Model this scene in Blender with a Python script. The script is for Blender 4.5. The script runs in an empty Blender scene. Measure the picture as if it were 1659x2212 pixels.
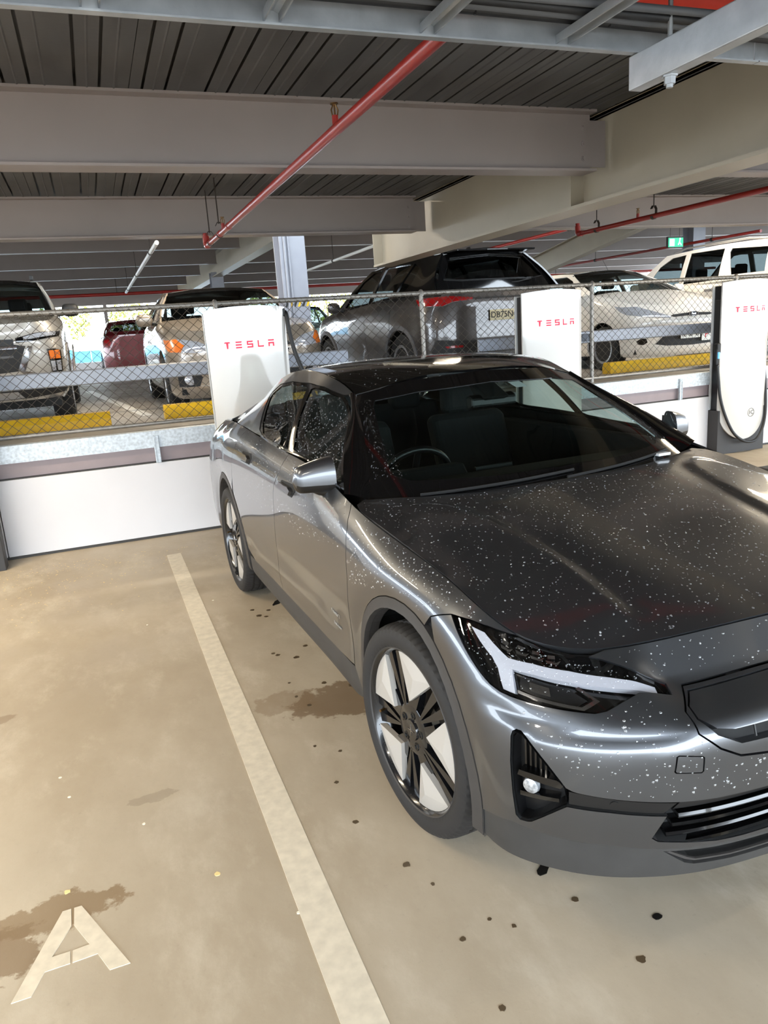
import bpy, bmesh, math, random
import numpy as np
from mathutils import Matrix, Vector
from mathutils.geometry import delaunay_2d_cdt
random.seed(7); np.random.seed(7)
scn = bpy.context.scene
COL = scn.collection
PI = math.pi

# ------------------------------------------------------------------ camera
CAM_H, F_PX = 1.6208, 1599.74
PITCH, YAW, ROLL = (math.radians(a) for a in (13.7583, 20.2778, 3.9277))
def camera_axes():
    fwd = Vector((math.sin(YAW)*math.cos(PITCH), math.cos(YAW)*math.cos(PITCH), -math.sin(PITCH)))
    right = Vector((math.cos(YAW), -math.sin(YAW), 0)); down = fwd.cross(right)
    r2 = math.cos(ROLL)*right + math.sin(ROLL)*down
    d2 = -math.sin(ROLL)*right + math.cos(ROLL)*down
    return r2, -d2, -fwd
cd = bpy.data.cameras.new('camera'); cam = bpy.data.objects.new('camera', cd); COL.objects.link(cam)
cd.sensor_fit = 'VERTICAL'; cd.sensor_height = 36.0; cd.lens = F_PX*36.0/2212.0
cd.clip_start = 0.05; cd.clip_end = 400
R, Up, Bk = camera_axes()
cam.matrix_world = Matrix(((R.x, Up.x, Bk.x, 0), (R.y, Up.y, Bk.y, 0), (R.z, Up.z, Bk.z, CAM_H), (0, 0, 0, 1)))
scn.camera = cam

# ------------------------------------------------------------------ sky, exposure
scn.view_settings.view_transform = 'Standard'; scn.view_settings.look = 'None'
scn.view_settings.gamma = 1.0; scn.view_settings.use_curve_mapping = False
scn.view_settings.exposure = -0.42
w = bpy.data.worlds.new('overcast_sky'); scn.world = w; w.use_nodes = True
nt = w.node_tree; bgn = nt.nodes['Background']
bgn.inputs['Color'].default_value = (0.80, 0.90, 1.0, 1); bgn.inputs['Strength'].default_value = 17.0

# ------------------------------------------------------------------ materials
MATS = {}
def sc(v):                       # sRGB 0-255 -> linear
    return tuple((c/255/12.92 if c/255 <= .04045 else ((c/255+.055)/1.055)**2.4) for c in v)
def mat(name, col, rough=.5, metal=0., coat=0., noise=0., nscale=8., bump=0., bscale=60., spec=.5, emit=None, es=0., aniso=None, srgb=True):
    m = bpy.data.materials.new(name); m.use_nodes = True; MATS[name] = m
    nt = m.node_tree; b = nt.nodes['Principled BSDF']
    c = sc(col) if srgb else col
    b.inputs['Base Color'].default_value = (*c, 1); b.inputs['Roughness'].default_value = rough
    b.inputs['Metallic'].default_value = metal; b.inputs['Coat Weight'].default_value = coat
    b.inputs['Coat Roughness'].default_value = .03; b.inputs['Specular IOR Level'].default_value = spec
    if emit: b.inputs['Emission Color'].default_value = (*sc(emit), 1); b.inputs['Emission Strength'].default_value = es
    if noise or bump:
        tc = nt.nodes.new('ShaderNodeTexCoord')
    if noise:
        n = nt.nodes.new('ShaderNodeTexNoise'); n.inputs['Scale'].default_value = nscale; n.inputs['Detail'].default_value = 6
        mp = nt.nodes.new('ShaderNodeMapping')
        if aniso: mp.inputs['Scale'].default_value = aniso
        nt.links.new(tc.outputs['Object'], mp.inputs[0]); nt.links.new(mp.outputs[0], n.inputs['Vector'])
        r = nt.nodes.new('ShaderNodeMapRange'); r.inputs['From Min'].default_value = .3; r.inputs['From Max'].default_value = .7
        r.inputs['To Min'].default_value = 1-noise; r.inputs['To Max'].default_value = 1+noise
        nt.links.new(n.outputs['Fac'], r.inputs['Value'])
        mx = nt.nodes.new('ShaderNodeVectorMath'); mx.operation = 'SCALE'; mx.inputs[0].default_value = c
        nt.links.new(r.outputs[0], mx.inputs['Scale']); nt.links.new(mx.outputs[0], b.inputs['Base Color'])
    if bump:
        n2 = nt.nodes.new('ShaderNodeTexNoise'); n2.inputs['Scale'].default_value = bscale; n2.inputs['Detail'].default_value = 4
        nt.links.new(tc.outputs['Object'], n2.inputs['Vector'])
        bp = nt.nodes.new('ShaderNodeBump'); bp.inputs['Strength'].default_value = bump; bp.inputs['Distance'].default_value = .01
        nt.links.new(n2.outputs['Fac'], bp.inputs['Height']); nt.links.new(bp.outputs[0], b.inputs['Normal'])
    return m
def glass(name, tint=(.75, .78, .77), refl=1.45, rough=0.0, white=0.):
    """thin pane: tinted see-through plus mirror reflection that grows towards grazing angles, the same from both sides"""
    m = bpy.data.materials.new(name); m.use_nodes = True; MATS[name] = m
    nt = m.node_tree; nt.nodes.clear(); f0 = ((refl-1)/(refl+1))**2*1.6
    o = nt.nodes.new('ShaderNodeOutputMaterial'); t = nt.nodes.new('ShaderNodeBsdfTransparent'); g = nt.nodes.new('ShaderNodeBsdfGlossy')
    lw = nt.nodes.new('ShaderNodeLayerWeight'); lw.inputs['Blend'].default_value = .5
    pw = nt.nodes.new('ShaderNodeMath'); pw.operation = 'POWER'; pw.inputs[1].default_value = 5.
    ma = nt.nodes.new('ShaderNodeMath'); ma.operation = 'MULTIPLY_ADD'; ma.inputs[1].default_value = 1-f0; ma.inputs[2].default_value = f0
    mx = nt.nodes.new('ShaderNodeMixShader')
    t.inputs['Color'].default_value = (*tint, 1); g.inputs['Roughness'].default_value = rough
    nt.links.new(lw.outputs['Facing'], pw.inputs[0]); nt.links.new(pw.outputs[0], ma.inputs[0]); nt.links.new(ma.outputs[0], mx.inputs[0])
    base = t.outputs[0]
    if white:
        d = nt.nodes.new('ShaderNodeBsdfDiffuse'); d.inputs['Color'].default_value = (.9, .92, .95, 1); m2 = nt.nodes.new('ShaderNodeMixShader'); m2.inputs[0].default_value = white
        nt.links.new(t.outputs[0], m2.inputs[1]); nt.links.new(d.outputs[0], m2.inputs[2]); base = m2.outputs[0]
    nt.links.new(base, mx.inputs[1]); nt.links.new(g.outputs[0], mx.inputs[2]); nt.links.new(mx.outputs[0], o.inputs[0])
    return m

# ------------------------------------------------------------------ mesh helpers
class MB:
    def __init__(s): s.v = []; s.f = []
    def add(s, vs, fs):
        o = len(s.v); s.v += [tuple(map(float, p)) for p in vs]; s.f += [tuple(i+o for i in f) for f in fs]; return s
    def box(s, x0, x1, y0, y1, z0, z1):
        return s.add([(x, y, z) for z in (z0, z1) for y in (y0, y1) for x in (x0, x1)],
                     [(0, 2, 3, 1), (4, 5, 7, 6), (0, 1, 5, 4), (2, 6, 7, 3), (0, 4, 6, 2), (1, 3, 7, 5)])
    def prism(s, poly, d0, d1, axis=1):
        """extrude a 2-D polygon along an axis; poly gives the two other coordinates in x,y,z order"""
        n = len(poly)
        def P(a, b, d): return ((d, a, b), (a, d, b), (a, b, d))[axis]
        vs = [P(a, b, d0) for a, b in poly] + [P(a, b, d1) for a, b in poly]
        fs = [tuple(range(n))[::-1], tuple(range(n, 2*n))] + [(i, (i+1) % n, n+(i+1) % n, n+i) for i in range(n)]
        return s.add(vs, fs)
    def tube(s, pts, r, n=10, cap=True, closed=False):
        pts = [Vector(p) for p in pts]; m = len(pts); rs = r if isinstance(r, (list, tuple)) else [r]*m
        vs = []; prev = None
        for i, p in enumerate(pts):
            if closed: t = pts[(i+1) % m]-pts[i-1]
            else: t = pts[min(i+1, m-1)]-pts[max(i-1, 0)]
            t = t.normalized()
            if prev is None:
                a = Vector((0, 0, 1)) if abs(t.z) < .9 else Vector((1, 0, 0)); u = t.cross(a).normalized()
            else: u = (prev-t*prev.dot(t)).normalized()
            prev = u; q = t.cross(u)
            for k in range(n):
                an = 2*PI*k/n; vs.append(p+u*math.cos(an)*rs[i]+q*math.sin(an)*rs[i])
        fs = []
        for i in range(m if closed else m-1):
            for k in range(n):
                a = i*n+k; b = i*n+(k+1) % n; c = ((i+1) % m)*n+(k+1) % n; d = ((i+1) % m)*n+k; fs.append((a, b, c, d))
        if cap and not closed: fs += [tuple(range(n))[::-1], tuple(range((m-1)*n, m*n))]
        return s.add(vs, fs)
    def lathe(s, prof, n=32, axis=0, c=(0, 0, 0), closed=False):
        """prof: (d along axis, radius)"""
        vs = []
        for d, r in prof:
            for k in range(n):
                a = 2*PI*k/n; p, q = r*math.cos(a), r*math.sin(a)
                vs.append(((c[0]+d, c[1]+p, c[2]+q), (c[0]+q, c[1]+d, c[2]+p), (c[0]+p, c[1]+q, c[2]+d))[axis])
        m = len(prof); fs = []
        for i in range(m-1):
            for k in range(n): fs.append((i*n+k, i*n+(k+1) % n, (i+1)*n+(k+1) % n, (i+1)*n+k))
        if closed:
            for k in range(n): fs.append(((m-1)*n+k, (m-1)*n+(k+1) % n, (k+1) % n, k))
        else:
            if prof[0][1] > 1e-6: fs.append(tuple(range(n))[::-1])
            if prof[-1][1] > 1e-6: fs.append(tuple(range((m-1)*n, m*n)))
        return s.add(vs, fs)
    def xf(s, M, start=0):
        for i in range(start, len(s.v)): s.v[i] = tuple(M @ Vector(s.v[i]))
        return s
    def mirror_x(s):
        o = len(s.v); s.v += [(-x, y, z) for x, y, z in s.v]; s.f += [tuple(i+o for i in f[::-1]) for f in s.f]; return s
    def mesh(s, name, m=None, smooth=None, fix=True):
        me = bpy.data.meshes.new(name); me.from_pydata(s.v, [], s.f); me.update()
        if fix:
            bm = bmesh.new(); bm.from_mesh(me); bmesh.ops.recalc_face_normals(bm, faces=bm.faces); bm.to_mesh(me); bm.free()
        if m is not None: me.materials.append(MATS[m] if isinstance(m, str) else m)
        if smooth:
            me.polygons.foreach_set('use_smooth', [True]*len(me.polygons))
            try: me.set_sharp_from_angle(angle=math.radians(smooth))
            except Exception: pass
        return me
    def obj(s, name, m, parent=None, smooth=None, bevel=0, seg=2, fix=True):
        return link(name, s.mesh(name, m, smooth, fix), parent, bevel, seg)
def link(name, me, parent=None, bevel=0, seg=2):
    o = bpy.data.objects.new(name, me); COL.objects.link(o)
    if parent is not None: o.parent = parent
    if bevel:
        b = o.modifiers.new('bevel', 'BEVEL'); b.width = bevel; b.segments = seg; b.limit_method = 'ANGLE'; b.angle_limit = math.radians(40)
    return o
def tag(o, label=None, cat=None, group=None, kind=None):
    if label: o['label'] = label
    if cat: o['category'] = cat
    if group: o['group'] = group
    if kind: o['kind'] = kind
    return o
def thing(name, label, cat, loc=(0, 0, 0), rz=0, group=None, kind=None):
    o = bpy.data.objects.new(name, None); COL.objects.link(o); o.location = loc; o.rotation_euler = (0, 0, rz)
    o.empty_display_size = .2
    return tag(o, label, cat, group, kind)
def dup_part(o, parent, loc=None, rot=None, name=None):
    c = o.copy(); COL.objects.link(c); c.parent = parent
    if loc is not None: c.location = loc
    if rot is not None: c.rotation_euler = rot
    return c
def dup_tree(o, parent=None):
    c = o.copy(); COL.objects.link(c); c.parent = parent
    for ch in [k for k in bpy.data.objects if k.parent is o]: dup_tree(ch, c)
    return c
def text_mesh(txt, size, depth=.0015, align='CENTER'):
    """lettering from the built-in font turned into a mesh lying in the XY plane"""
    cu = bpy.data.curves.new('lettering', 'FONT'); cu.body = txt; cu.size = size; cu.extrude = depth; cu.align_x = align; cu.align_y = 'CENTER'
    cu.resolution_u = 3
    o = bpy.data.objects.new('lettering', cu); COL.objects.link(o)
    dg = bpy.context.evaluated_depsgraph_get(); me = bpy.data.meshes.new_from_object(o.evaluated_get(dg))
    bpy.data.objects.remove(o); bpy.data.curves.remove(cu); me.name = 'lettering'; return me
# ------------------------------------------------------------------ room materials
def concrete(name, base, dark, light, spots=()):
    m = bpy.data.materials.new(name); m.use_nodes = True; MATS[name] = m; nt = m.node_tree; N = nt.nodes; Lk = nt.links
    b = N['Principled BSDF']; tc = N.new('ShaderNodeTexCoord')
    def noise(scale, detail=6, rough=.6, stretch=None):
        n = N.new('ShaderNodeTexNoise'); n.inputs['Scale'].default_value = scale; n.inputs['Detail'].default_value = detail; n.inputs['Roughness'].default_value = rough
        if stretch:
            mp = N.new('ShaderNodeMapping'); mp.inputs['Scale'].default_value = stretch; mp.inputs['Rotation'].default_value = (0, 0, .5)
            Lk.new(tc.outputs['Object'], mp.inputs[0]); Lk.new(mp.outputs[0], n.inputs['Vector'])
        else: Lk.new(tc.outputs['Object'], n.inputs['Vector'])
        return n.outputs['Fac']
    def rng(x, a, c, lo=0, hi=1):
        r = N.new('ShaderNodeMapRange'); r.interpolation_type = 'SMOOTHSTEP'
        for k, v in zip(('From Min', 'From Max', 'To Min', 'To Max'), (a, c, lo, hi)): r.inputs[k].default_value = v
        Lk.new(x, r.inputs['Value']); return r.outputs[0]
    def mixc(f, a, c):
        x = N.new('ShaderNodeMix'); x.data_type = 'RGBA'; Lk.new(f, x.inputs['Factor'])
        for i, q in (('A', a), ('B', c)):
            s = [k for k in x.inputs if k.name == i and k.type == 'RGBA'][0]
            if isinstance(q, tuple): s.default_value = (*q, 1)
            else: Lk.new(q, s)
        return [k for k in x.outputs if k.type == 'RGBA'][0]
    c = mixc(rng(noise(.9, 8, .65, (1, .55, 1)), .36, .66), sc(dark), sc(base))
    c = mixc(rng(noise(3.2, 8, .7, (1, .5, 1)), .48, .74), c, sc(light))
    fine = rng(noise(38, 8, .8), .56, .80)
    f2 = N.new('ShaderNodeMath'); f2.operation = 'MULTIPLY'; f2.inputs[1].default_value = .45; Lk.new(fine, f2.inputs[0])
    c = mixc(f2.outputs[0], c, tuple(k*.55 for k in sc(dark)))
    rough = rng(noise(2.1, 5), .3, .7, .45, .72)
    for (sx, sy, rx, ry, amt, col) in spots:        # stains with a shape of their own
        mp = N.new('ShaderNodeMapping'); mp.vector_type = 'POINT'
        mp.inputs['Location'].default_value = (-sx/rx, -sy/ry, 0); mp.inputs['Scale'].default_value = (1/rx, 1/ry, 0)
        Lk.new(tc.outputs['Object'], mp.inputs[0])
        ln = N.new('ShaderNodeVectorMath'); ln.operation = 'LENGTH'; Lk.new(mp.outputs[0], ln.inputs[0])
        nn = noise(11, 5, .65); ad = N.new('ShaderNodeMath'); ad.operation = 'MULTIPLY_ADD'; ad.inputs[1].default_value = 1.7; Lk.new(nn, ad.inputs[0]); Lk.new(ln.outputs['Value'], ad.inputs[2])
        k = rng(ad.outputs[0], 1.62, 1.78, amt, 0)
        c = mixc(k, c, sc(col))
    Lk.new(c, b.inputs['Base Color']); Lk.new(rough, b.inputs['Roughness'])
    bp = N.new('ShaderNodeBump'); bp.inputs['Strength'].default_value = .12; bp.inputs['Distance'].default_value = .004
    Lk.new(noise(55, 6, .7), bp.inputs['Height']); Lk.new(bp.outputs[0], b.inputs['Normal'])
    return m
concrete('floor_concrete', (184, 172, 152), (166, 152, 131), (194, 183, 164),
         [(.86, 2.98, .30, .17, .8, (112, 90, 64)), (.60, 3.08, .16, .12, .5, (128, 106, 80)), (-.34, 2.12, .20, .10, .8, (126, 102, 70)), (-.50, 2.02, .16, .12, .8, (120, 96, 66)),
          (-.03, 2.60, .10, .04, .3, (110, 95, 75)), (-.72, 3.55, .16, .05, .5, (120, 98, 72)), (1.1, 2.9, .14, .12, .6, (112, 90, 68))])
concrete('upper_concrete', (172, 165, 155), (140, 132, 122), (190, 184, 176))
mat('ground_asphalt', (150, 148, 144), .9, noise=.1)
mat('beam_paint', (142, 131, 126), .42, noise=.04, nscale=3, bump=.03, bscale=30)
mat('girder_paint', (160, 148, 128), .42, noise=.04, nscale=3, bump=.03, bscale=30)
mat('deck_steel', (88, 87, 86), .5, metal=.4, noise=.22, nscale=5, aniso=(1, .35, 1), bump=.05, bscale=40)
mat('galv', (172, 175, 178), .42, metal=.65, noise=.14, nscale=14, bump=.05, bscale=80)
mat('galv_pale', (196, 204, 210), .5, metal=.3, noise=.22, nscale=45)
mat('white_panel', (214, 212, 213), .38, noise=.025, nscale=2.5)
mat('channel_paint', (146, 132, 134), .5, noise=.05)
mat('dark_trim', (52, 50, 48), .6)
mat('pipe_red', (146, 34, 26), .32, noise=.12, nscale=6)
mat('pipe_bright_red', (205, 40, 18), .5, noise=.06)
mat('brass', (120, 92, 58), .35, metal=.9)
mat('iron', (62, 54, 48), .55, metal=.6, noise=.2)
mat('cable_black', (34, 34, 36), .5)
mat('cable_grey', (92, 94, 98), .5)
mat('line_paint', (214, 204, 184), .6, noise=.10, nscale=26)
mat('white_paint', (228, 226, 220), .5)
mat('yellow_paint', (236, 186, 20), .5, noise=.08, nscale=20)
mat('fence_galv', (150, 146, 140), .45, metal=.55, noise=.15, nscale=30)
mat('wire', (96, 91, 84), .5, metal=.5)
mat('barrier_paint', (166, 174, 188), .45, noise=.05)
mat('lamp_white', (235, 235, 230), .5)
mat('tube_glow', (255, 255, 255), .5, emit=(255, 236, 206), es=38)
mat('tube_cool', (255, 255, 255), .5, emit=(255, 226, 180), es=38)

def struct(name, label, mb, m, parent=None, smooth=None, bevel=0):
    o = mb.obj(name, m, parent, smooth, bevel)
    if parent is None: tag(o, label, None, None, 'structure')
    return o
DECK = .865                                         # raised deck, falls slightly away from the fence
UP = .93                                             # upper half-level floor height
# ---- floors
floor = struct('floor', 'beige stained concrete floor of the lower parking bay', MB().box(-16, 18, -3.8, 6.60, -.25, 0), 'floor_concrete')
upper = struct('floor', 'grey concrete deck of the raised half level behind the fence', MB().prism([(6.62, .80), (6.62, UP), (7.05, UP), (8.7, DECK), (30, DECK), (30, .70)], -16, 24, 0), 'upper_concrete')
ground = struct('ground', 'pale ground outside the open far side of the car park', MB().box(-60, 80, 30.05, 90, UP-.4, UP-.05), 'ground_asphalt')

struct('ground', 'pale driveway outside the open front of the lower bay', MB().box(-60, 80, -60, -3.82, -.3, -.05), 'ground_asphalt')
struct('ground', 'pale ground beside the lower bay past the neighbouring bays', MB().box(18.02, 80, -3.8, 30, -.3, -.05), 'ground_asphalt')
struct('ground', 'pale ground beside the lower bay past the empty bay', MB().box(-60, -16.02, -3.8, 30, -.3, -.05), 'ground_asphalt')
# ---- step between the levels: white lining panel, channel, galvanised edge form
wall = struct('wall_back', 'low white lined wall below the raised deck', MB().box(-16, 18, 6.60, 6.66, 0, .64), 'dark_trim')
px = [-3.86, -.87, 2.20, 4.60, 7.6, 10.6]
for i in range(len(px)-1):
    MB().box(px[i]+.004, px[i+1]-.004, 6.552, 6.60, .022, .652).obj('lining_panel', 'white_panel', wall, bevel=.003)
MB().box(-16, 18, 6.556, 6.60, 0, .02).obj('bottom_track', 'dark_trim', wall)
MB().box(-16, 18, 6.556, 6.60, .653, .662).obj('top_track', 'dark_trim', wall)
ch = MB()
ch.prism([(6.585, .664), (6.585, .79), (6.66, .79), (6.66, .664)], -16, 18, 0)
struct('trim_1', 'mauve grey steel channel running along the step in level', ch, 'channel_paint')
ed = MB().prism([(6.55, .785), (6.55, .925), (6.60, .93), (6.60, .785)], -16, 18, 0)
edge_trim = struct('trim_2', 'mottled galvanised edge form of the raised deck', ed, 'galv_pale')
for x in (.405, 3.45, 6.0):
    br = MB().box(x-.022, x+.022, 6.535, 6.551, .655, .885).box(x-.018, x-.012, 6.528, 6.536, .655, .885).box(x+.012, x+.018, 6.528, 6.536, .655, .885)
    br.lathe([(0, .009), (-.008, .009)], 8, 1, (x, 6.534, .862))
    tag(br.obj('strap_bracket', 'galv_pale', None), {.405: 'slim galvanised strap bracket on the step beside the charger cabinet', 3.45: 'slim galvanised strap bracket behind the dark grey car', 6.0: 'slim galvanised strap bracket behind the parked car mirror'}[x], 'bracket')

# ---- ceiling deck (ribbed steel sheets) and beams of the lower bay
SOF = 2.80
ceil = struct('ceiling', 'galvanised ribbed steel deck ceiling of the lower bay', MB().box(-16, 18, -3.8, 6.95, SOF+.055, SOF+.2), 'dark_trim')
def deck_profile():
    pts = []; x = 0.
    for base in (0., .295):
        for r in (.06, .165):
            a = base+r
            pts += [(a-.0065, 0), (a-.018, .040), (a+.018, .040), (a+.0065, 0)]
    low = [(.0015, .02), (.0015, 0)] + pts + [(.5885, 0), (.5885, .02)]
    return low
prof = deck_profile()
def deck_sheet_mesh(y0, y1):
    mb = MB(); n = len(prof)
    vs = [(x, y0, z) for x, z in prof]+[(x, y1, z) for x, z in prof]
    mb.add(vs, [(i, i+1, n+i+1, n+i) for i in range(n-1)])
    # small stiffening beads between the ribs
    for b in (.112, .2275, .407, .525): mb.prism([(b-.006, 0), (b, -.004), (b+.006, 0)], y0, y1, 1)
    return mb.mesh('deck_sheet', 'deck_steel')
dm = deck_sheet_mesh(-3.8, 6.93)
for i in range(44):
    o = link('deck_sheet', dm, ceil); o.location = (-12.1+i*.59+.055, 0, SOF)
def ibeam(mb, x0, x1, yc, z0, z1, fw=.15, ft=.013, wt=.009, along='x'):
    pr = [(-fw/2, z0), (fw/2, z0), (fw/2, z0+ft), (wt/2, z0+ft), (wt/2, z1-ft), (fw/2, z1-ft), (fw/2, z1), (-fw/2, z1), (-fw/2, z1-ft), (-wt/2, z1-ft), (-wt/2, z0+ft), (-fw/2, z0+ft)]
    if along == 'x': return mb.prism([(yc+a, b) for a, b in pr], x0, x1, 0)
    return mb.prism([(yc+a, b) for a, b in pr], x0, x1, 1)
MBX = 3.15                                            # main girder line
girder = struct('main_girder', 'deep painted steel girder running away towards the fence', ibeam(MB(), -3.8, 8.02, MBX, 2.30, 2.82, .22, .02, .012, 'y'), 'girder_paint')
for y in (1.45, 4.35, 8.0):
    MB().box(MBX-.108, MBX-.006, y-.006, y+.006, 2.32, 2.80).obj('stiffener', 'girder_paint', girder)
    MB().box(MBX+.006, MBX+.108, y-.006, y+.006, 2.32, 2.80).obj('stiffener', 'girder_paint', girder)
bolt = MB().lathe([(0, .017), (-.004, .017), (-.004, .012), (-.013, .012)], 8, 1).mesh('bolt', 'beam_paint')
for y, lab in ((1.40, 'painted steel joist above the cable ladder'), (4.07, 'painted steel joist with three end bolts above the dark grey car'), (6.74, 'painted steel joist over the fence line'), (-1.27, 'painted steel joist behind the first cable ladder'), (-3.70, 'painted steel joist at the open front edge')):
    for x0, x1, side in ((-16, 2.985, 'near'), (3.30, 18, 'far')):
        jb = ibeam(MB(), x0, x1, y, 2.463 if y < 5 else 2.49, 2.80, .15)
        j = struct('ceiling_joist', lab + (' on the long side of the girder' if side == 'near' else ' beyond the girder'), jb, 'beam_paint')
        xe = x1 if side == 'near' else x0
        s = 1 if side == 'near' else -1
        MB().box(min(xe, xe+s*.12), max(xe, xe+s*.12), y+.005, y+.014, 2.50, 2.76).obj('cleat_plate', 'beam_paint', j)
        for k in range(3):
            b = link('bolt', bolt, j); b.location = (xe-s*.045, y-.005, 2.545+k*.085)

# ---- upper half level: slab, beams, columns, far edge
US = 3.70
uceil = struct('ceiling', 'steel deck ceiling of the raised half level', MB().box(-16, 24, 6.75, 28.6, US+.05, US+.2), 'dark_trim')
dm2 = deck_sheet_mesh(6.95, 28.5)
for i in range(40):
    o = link('deck_sheet', dm2, uceil); o.location = (-8+i*.59, 0, US)
for i, y in enumerate((9.6, 12.3, 15.2, 18.1, 20.9, 23.9, 26.4)):
    for x0, x1, s in ((-16, 3.0, 'near'), (3.4, 24, 'far')):
        struct('ceiling_joist', '%s painted joist beyond the fence over the raised deck, %s side of its girder' % (('first', 'second', 'third', 'fourth', 'fifth', 'sixth', 'seventh')[i], s), ibeam(MB(), x0, x1, y, 3.36, 3.70, .15), 'beam_paint')
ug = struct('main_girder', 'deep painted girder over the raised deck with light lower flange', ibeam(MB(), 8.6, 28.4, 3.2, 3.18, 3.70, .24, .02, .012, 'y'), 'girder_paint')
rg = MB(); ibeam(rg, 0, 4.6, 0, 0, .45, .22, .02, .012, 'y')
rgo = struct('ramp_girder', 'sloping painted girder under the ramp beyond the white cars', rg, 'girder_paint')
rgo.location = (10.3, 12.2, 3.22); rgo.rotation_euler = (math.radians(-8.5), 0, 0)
struct('ramp_slab', 'sloping ramp soffit above its girder', MB().box(10.3, 16, 12, 17.5, 3.72, 3.85), 'dark_trim')
def column(x, y, z0, z1, label, w=.31, d=.30):
    c = thing('steel_column', label, None, (x, y, z0), 0, None, 'structure')
    h = z1-z0
    mb = MB(); t = .014; wt = .011
    mb.prism([(-w/2, -d/2), (w/2, -d/2), (w/2, -d/2+t), (wt/2, -d/2+t), (wt/2, d/2-t), (w/2, d/2-t), (w/2, d/2), (-w/2, d/2), (-w/2, d/2-t), (-wt/2, d/2-t), (-wt/2, -d/2+t), (-w/2, -d/2+t)], 0, h, 2)
    mb.obj('column_shaft', 'col_paint', c)
    return c
mat('col_paint', (150, 152, 160), .4, noise=.03)
mat('hazard_black', (25, 25, 25), .5)
c1 = column(2.40, 9.15, DECK, 3.45, 'grey steel column wrapped in hazard tape behind the charging post')
for k in range(6):
    MB().prism([(-.155+k*.052, 1.10), (-.155+k*.052+.026, 1.10), (-.155+k*.052+.052, 1.16), (-.155+k*.052+.026, 1.16)], -.158, -.152, 1).obj('hazard_stripe', 'yellow_paint' if k % 2 else 'hazard_black', c1)
MB().tube([(-.10, -.17, .15), (-.10, -.17, 2.5)], .016, 8).obj('conduit', 'col_paint', c1, 40)
MB().tube([(-.055, -.175, .15), (-.055, -.175, 2.5)], .012, 8).obj('conduit', 'col_paint', c1, 40)
column(13.1, 14.0, DECK, 3.45, 'pale steel column above the roof of the white wagon', .34, .34)
column(3.2, 19.6, DECK, 3.3, 'distant steel column under the raised deck girder', .3, .3)
column(-7.5, 16, DECK, 3.5, 'distant steel column at the outer side of the raised deck', .3, .3)
struct('trim_3', 'painted edge beam along the open far side', MB().box(-16, 24, 28.4, 28.6, 3.12, 3.72), 'beam_paint')
MB_par = MB().box(-16, 24, 28.3, 28.5, DECK, DECK+.35)
struct('wall_far', 'low pale parapet along the open far side', MB_par, 'white_panel')

struct('steel_post', 'thin post at the open far side', MB().box(.62, .74, 28.25, 28.37, DECK, 3.2), 'beam_paint')
# ---- outside: blue hoarding, bright shrubs
mat('hoarding_blue', (96, 176, 214), .6)
hb_ = thing('hoarding', 'sky blue hoarding outside the open far side', 'hoarding', (0, 31, DECK-.1))
for k in range(10): MB().box(-6+k*1.2+.01, -6+(k+1)*1.2-.01, -.03, .03, 0, .85).obj('hoarding_panel', 'hoarding_blue', hb_)
mat('leaf_bright', (150, 160, 60), .7, noise=.3, nscale=3); mat('bark', (90, 76, 60), .9)
def shrub(x, y, h, r, label, seed):
    t = thing('garden_tree', label, 'tree', (x, y, DECK-.1), 0, 'trees outside the open far side'); rr = random.Random(seed); mb = MB()
    MB().tube([(0, 0, 0), (.05, 0, h*.4), (0, .05, h*.75)], [.09, .07, .03], 8).obj('trunk', 'bark', t, 50)
    for k in range(900):
        a, b, q = rr.uniform(0, 2*PI), math.acos(rr.uniform(-1, 1)), rr.uniform(.35, 1)**.5
        c = Vector((r*q*math.sin(b)*math.cos(a), r*q*math.sin(b)*math.sin(a), h*.68+r*.85*q*math.cos(b))); s_ = rr.uniform(.05, .12)
        u = Vector((rr.uniform(-1, 1), rr.uniform(-1, 1), rr.uniform(-1, 1))).normalized(); w_ = u.orthogonal().normalized()
        mb.add([c-u*s_, c+w_*s_*.5, c+u*s_, c-w_*s_*.5, c+u.cross(w_)*s_*.15], [(0, 1, 4), (1, 2, 4), (2, 3, 4), (3, 0, 4)])
    o = mb.obj('foliage', 'leaf_bright', t, fix=False); o['kind'] = 'stuff'
shrub(-1.0, 33.5, 3.2, 1.25, 'yellow green tree above the blue hoarding by the pickup', 1)
shrub(1.9, 34.5, 2.9, 1.1, 'yellow green tree behind the maroon hatchback', 2)
shrub(7.6, 33.8, 3.0, 1.3, 'yellow green tree seen past the hazard taped column', 3)
shrub(10.6, 34.5, 3.3, 1.3, 'yellow green tree behind the slate crossover', 4)
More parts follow.
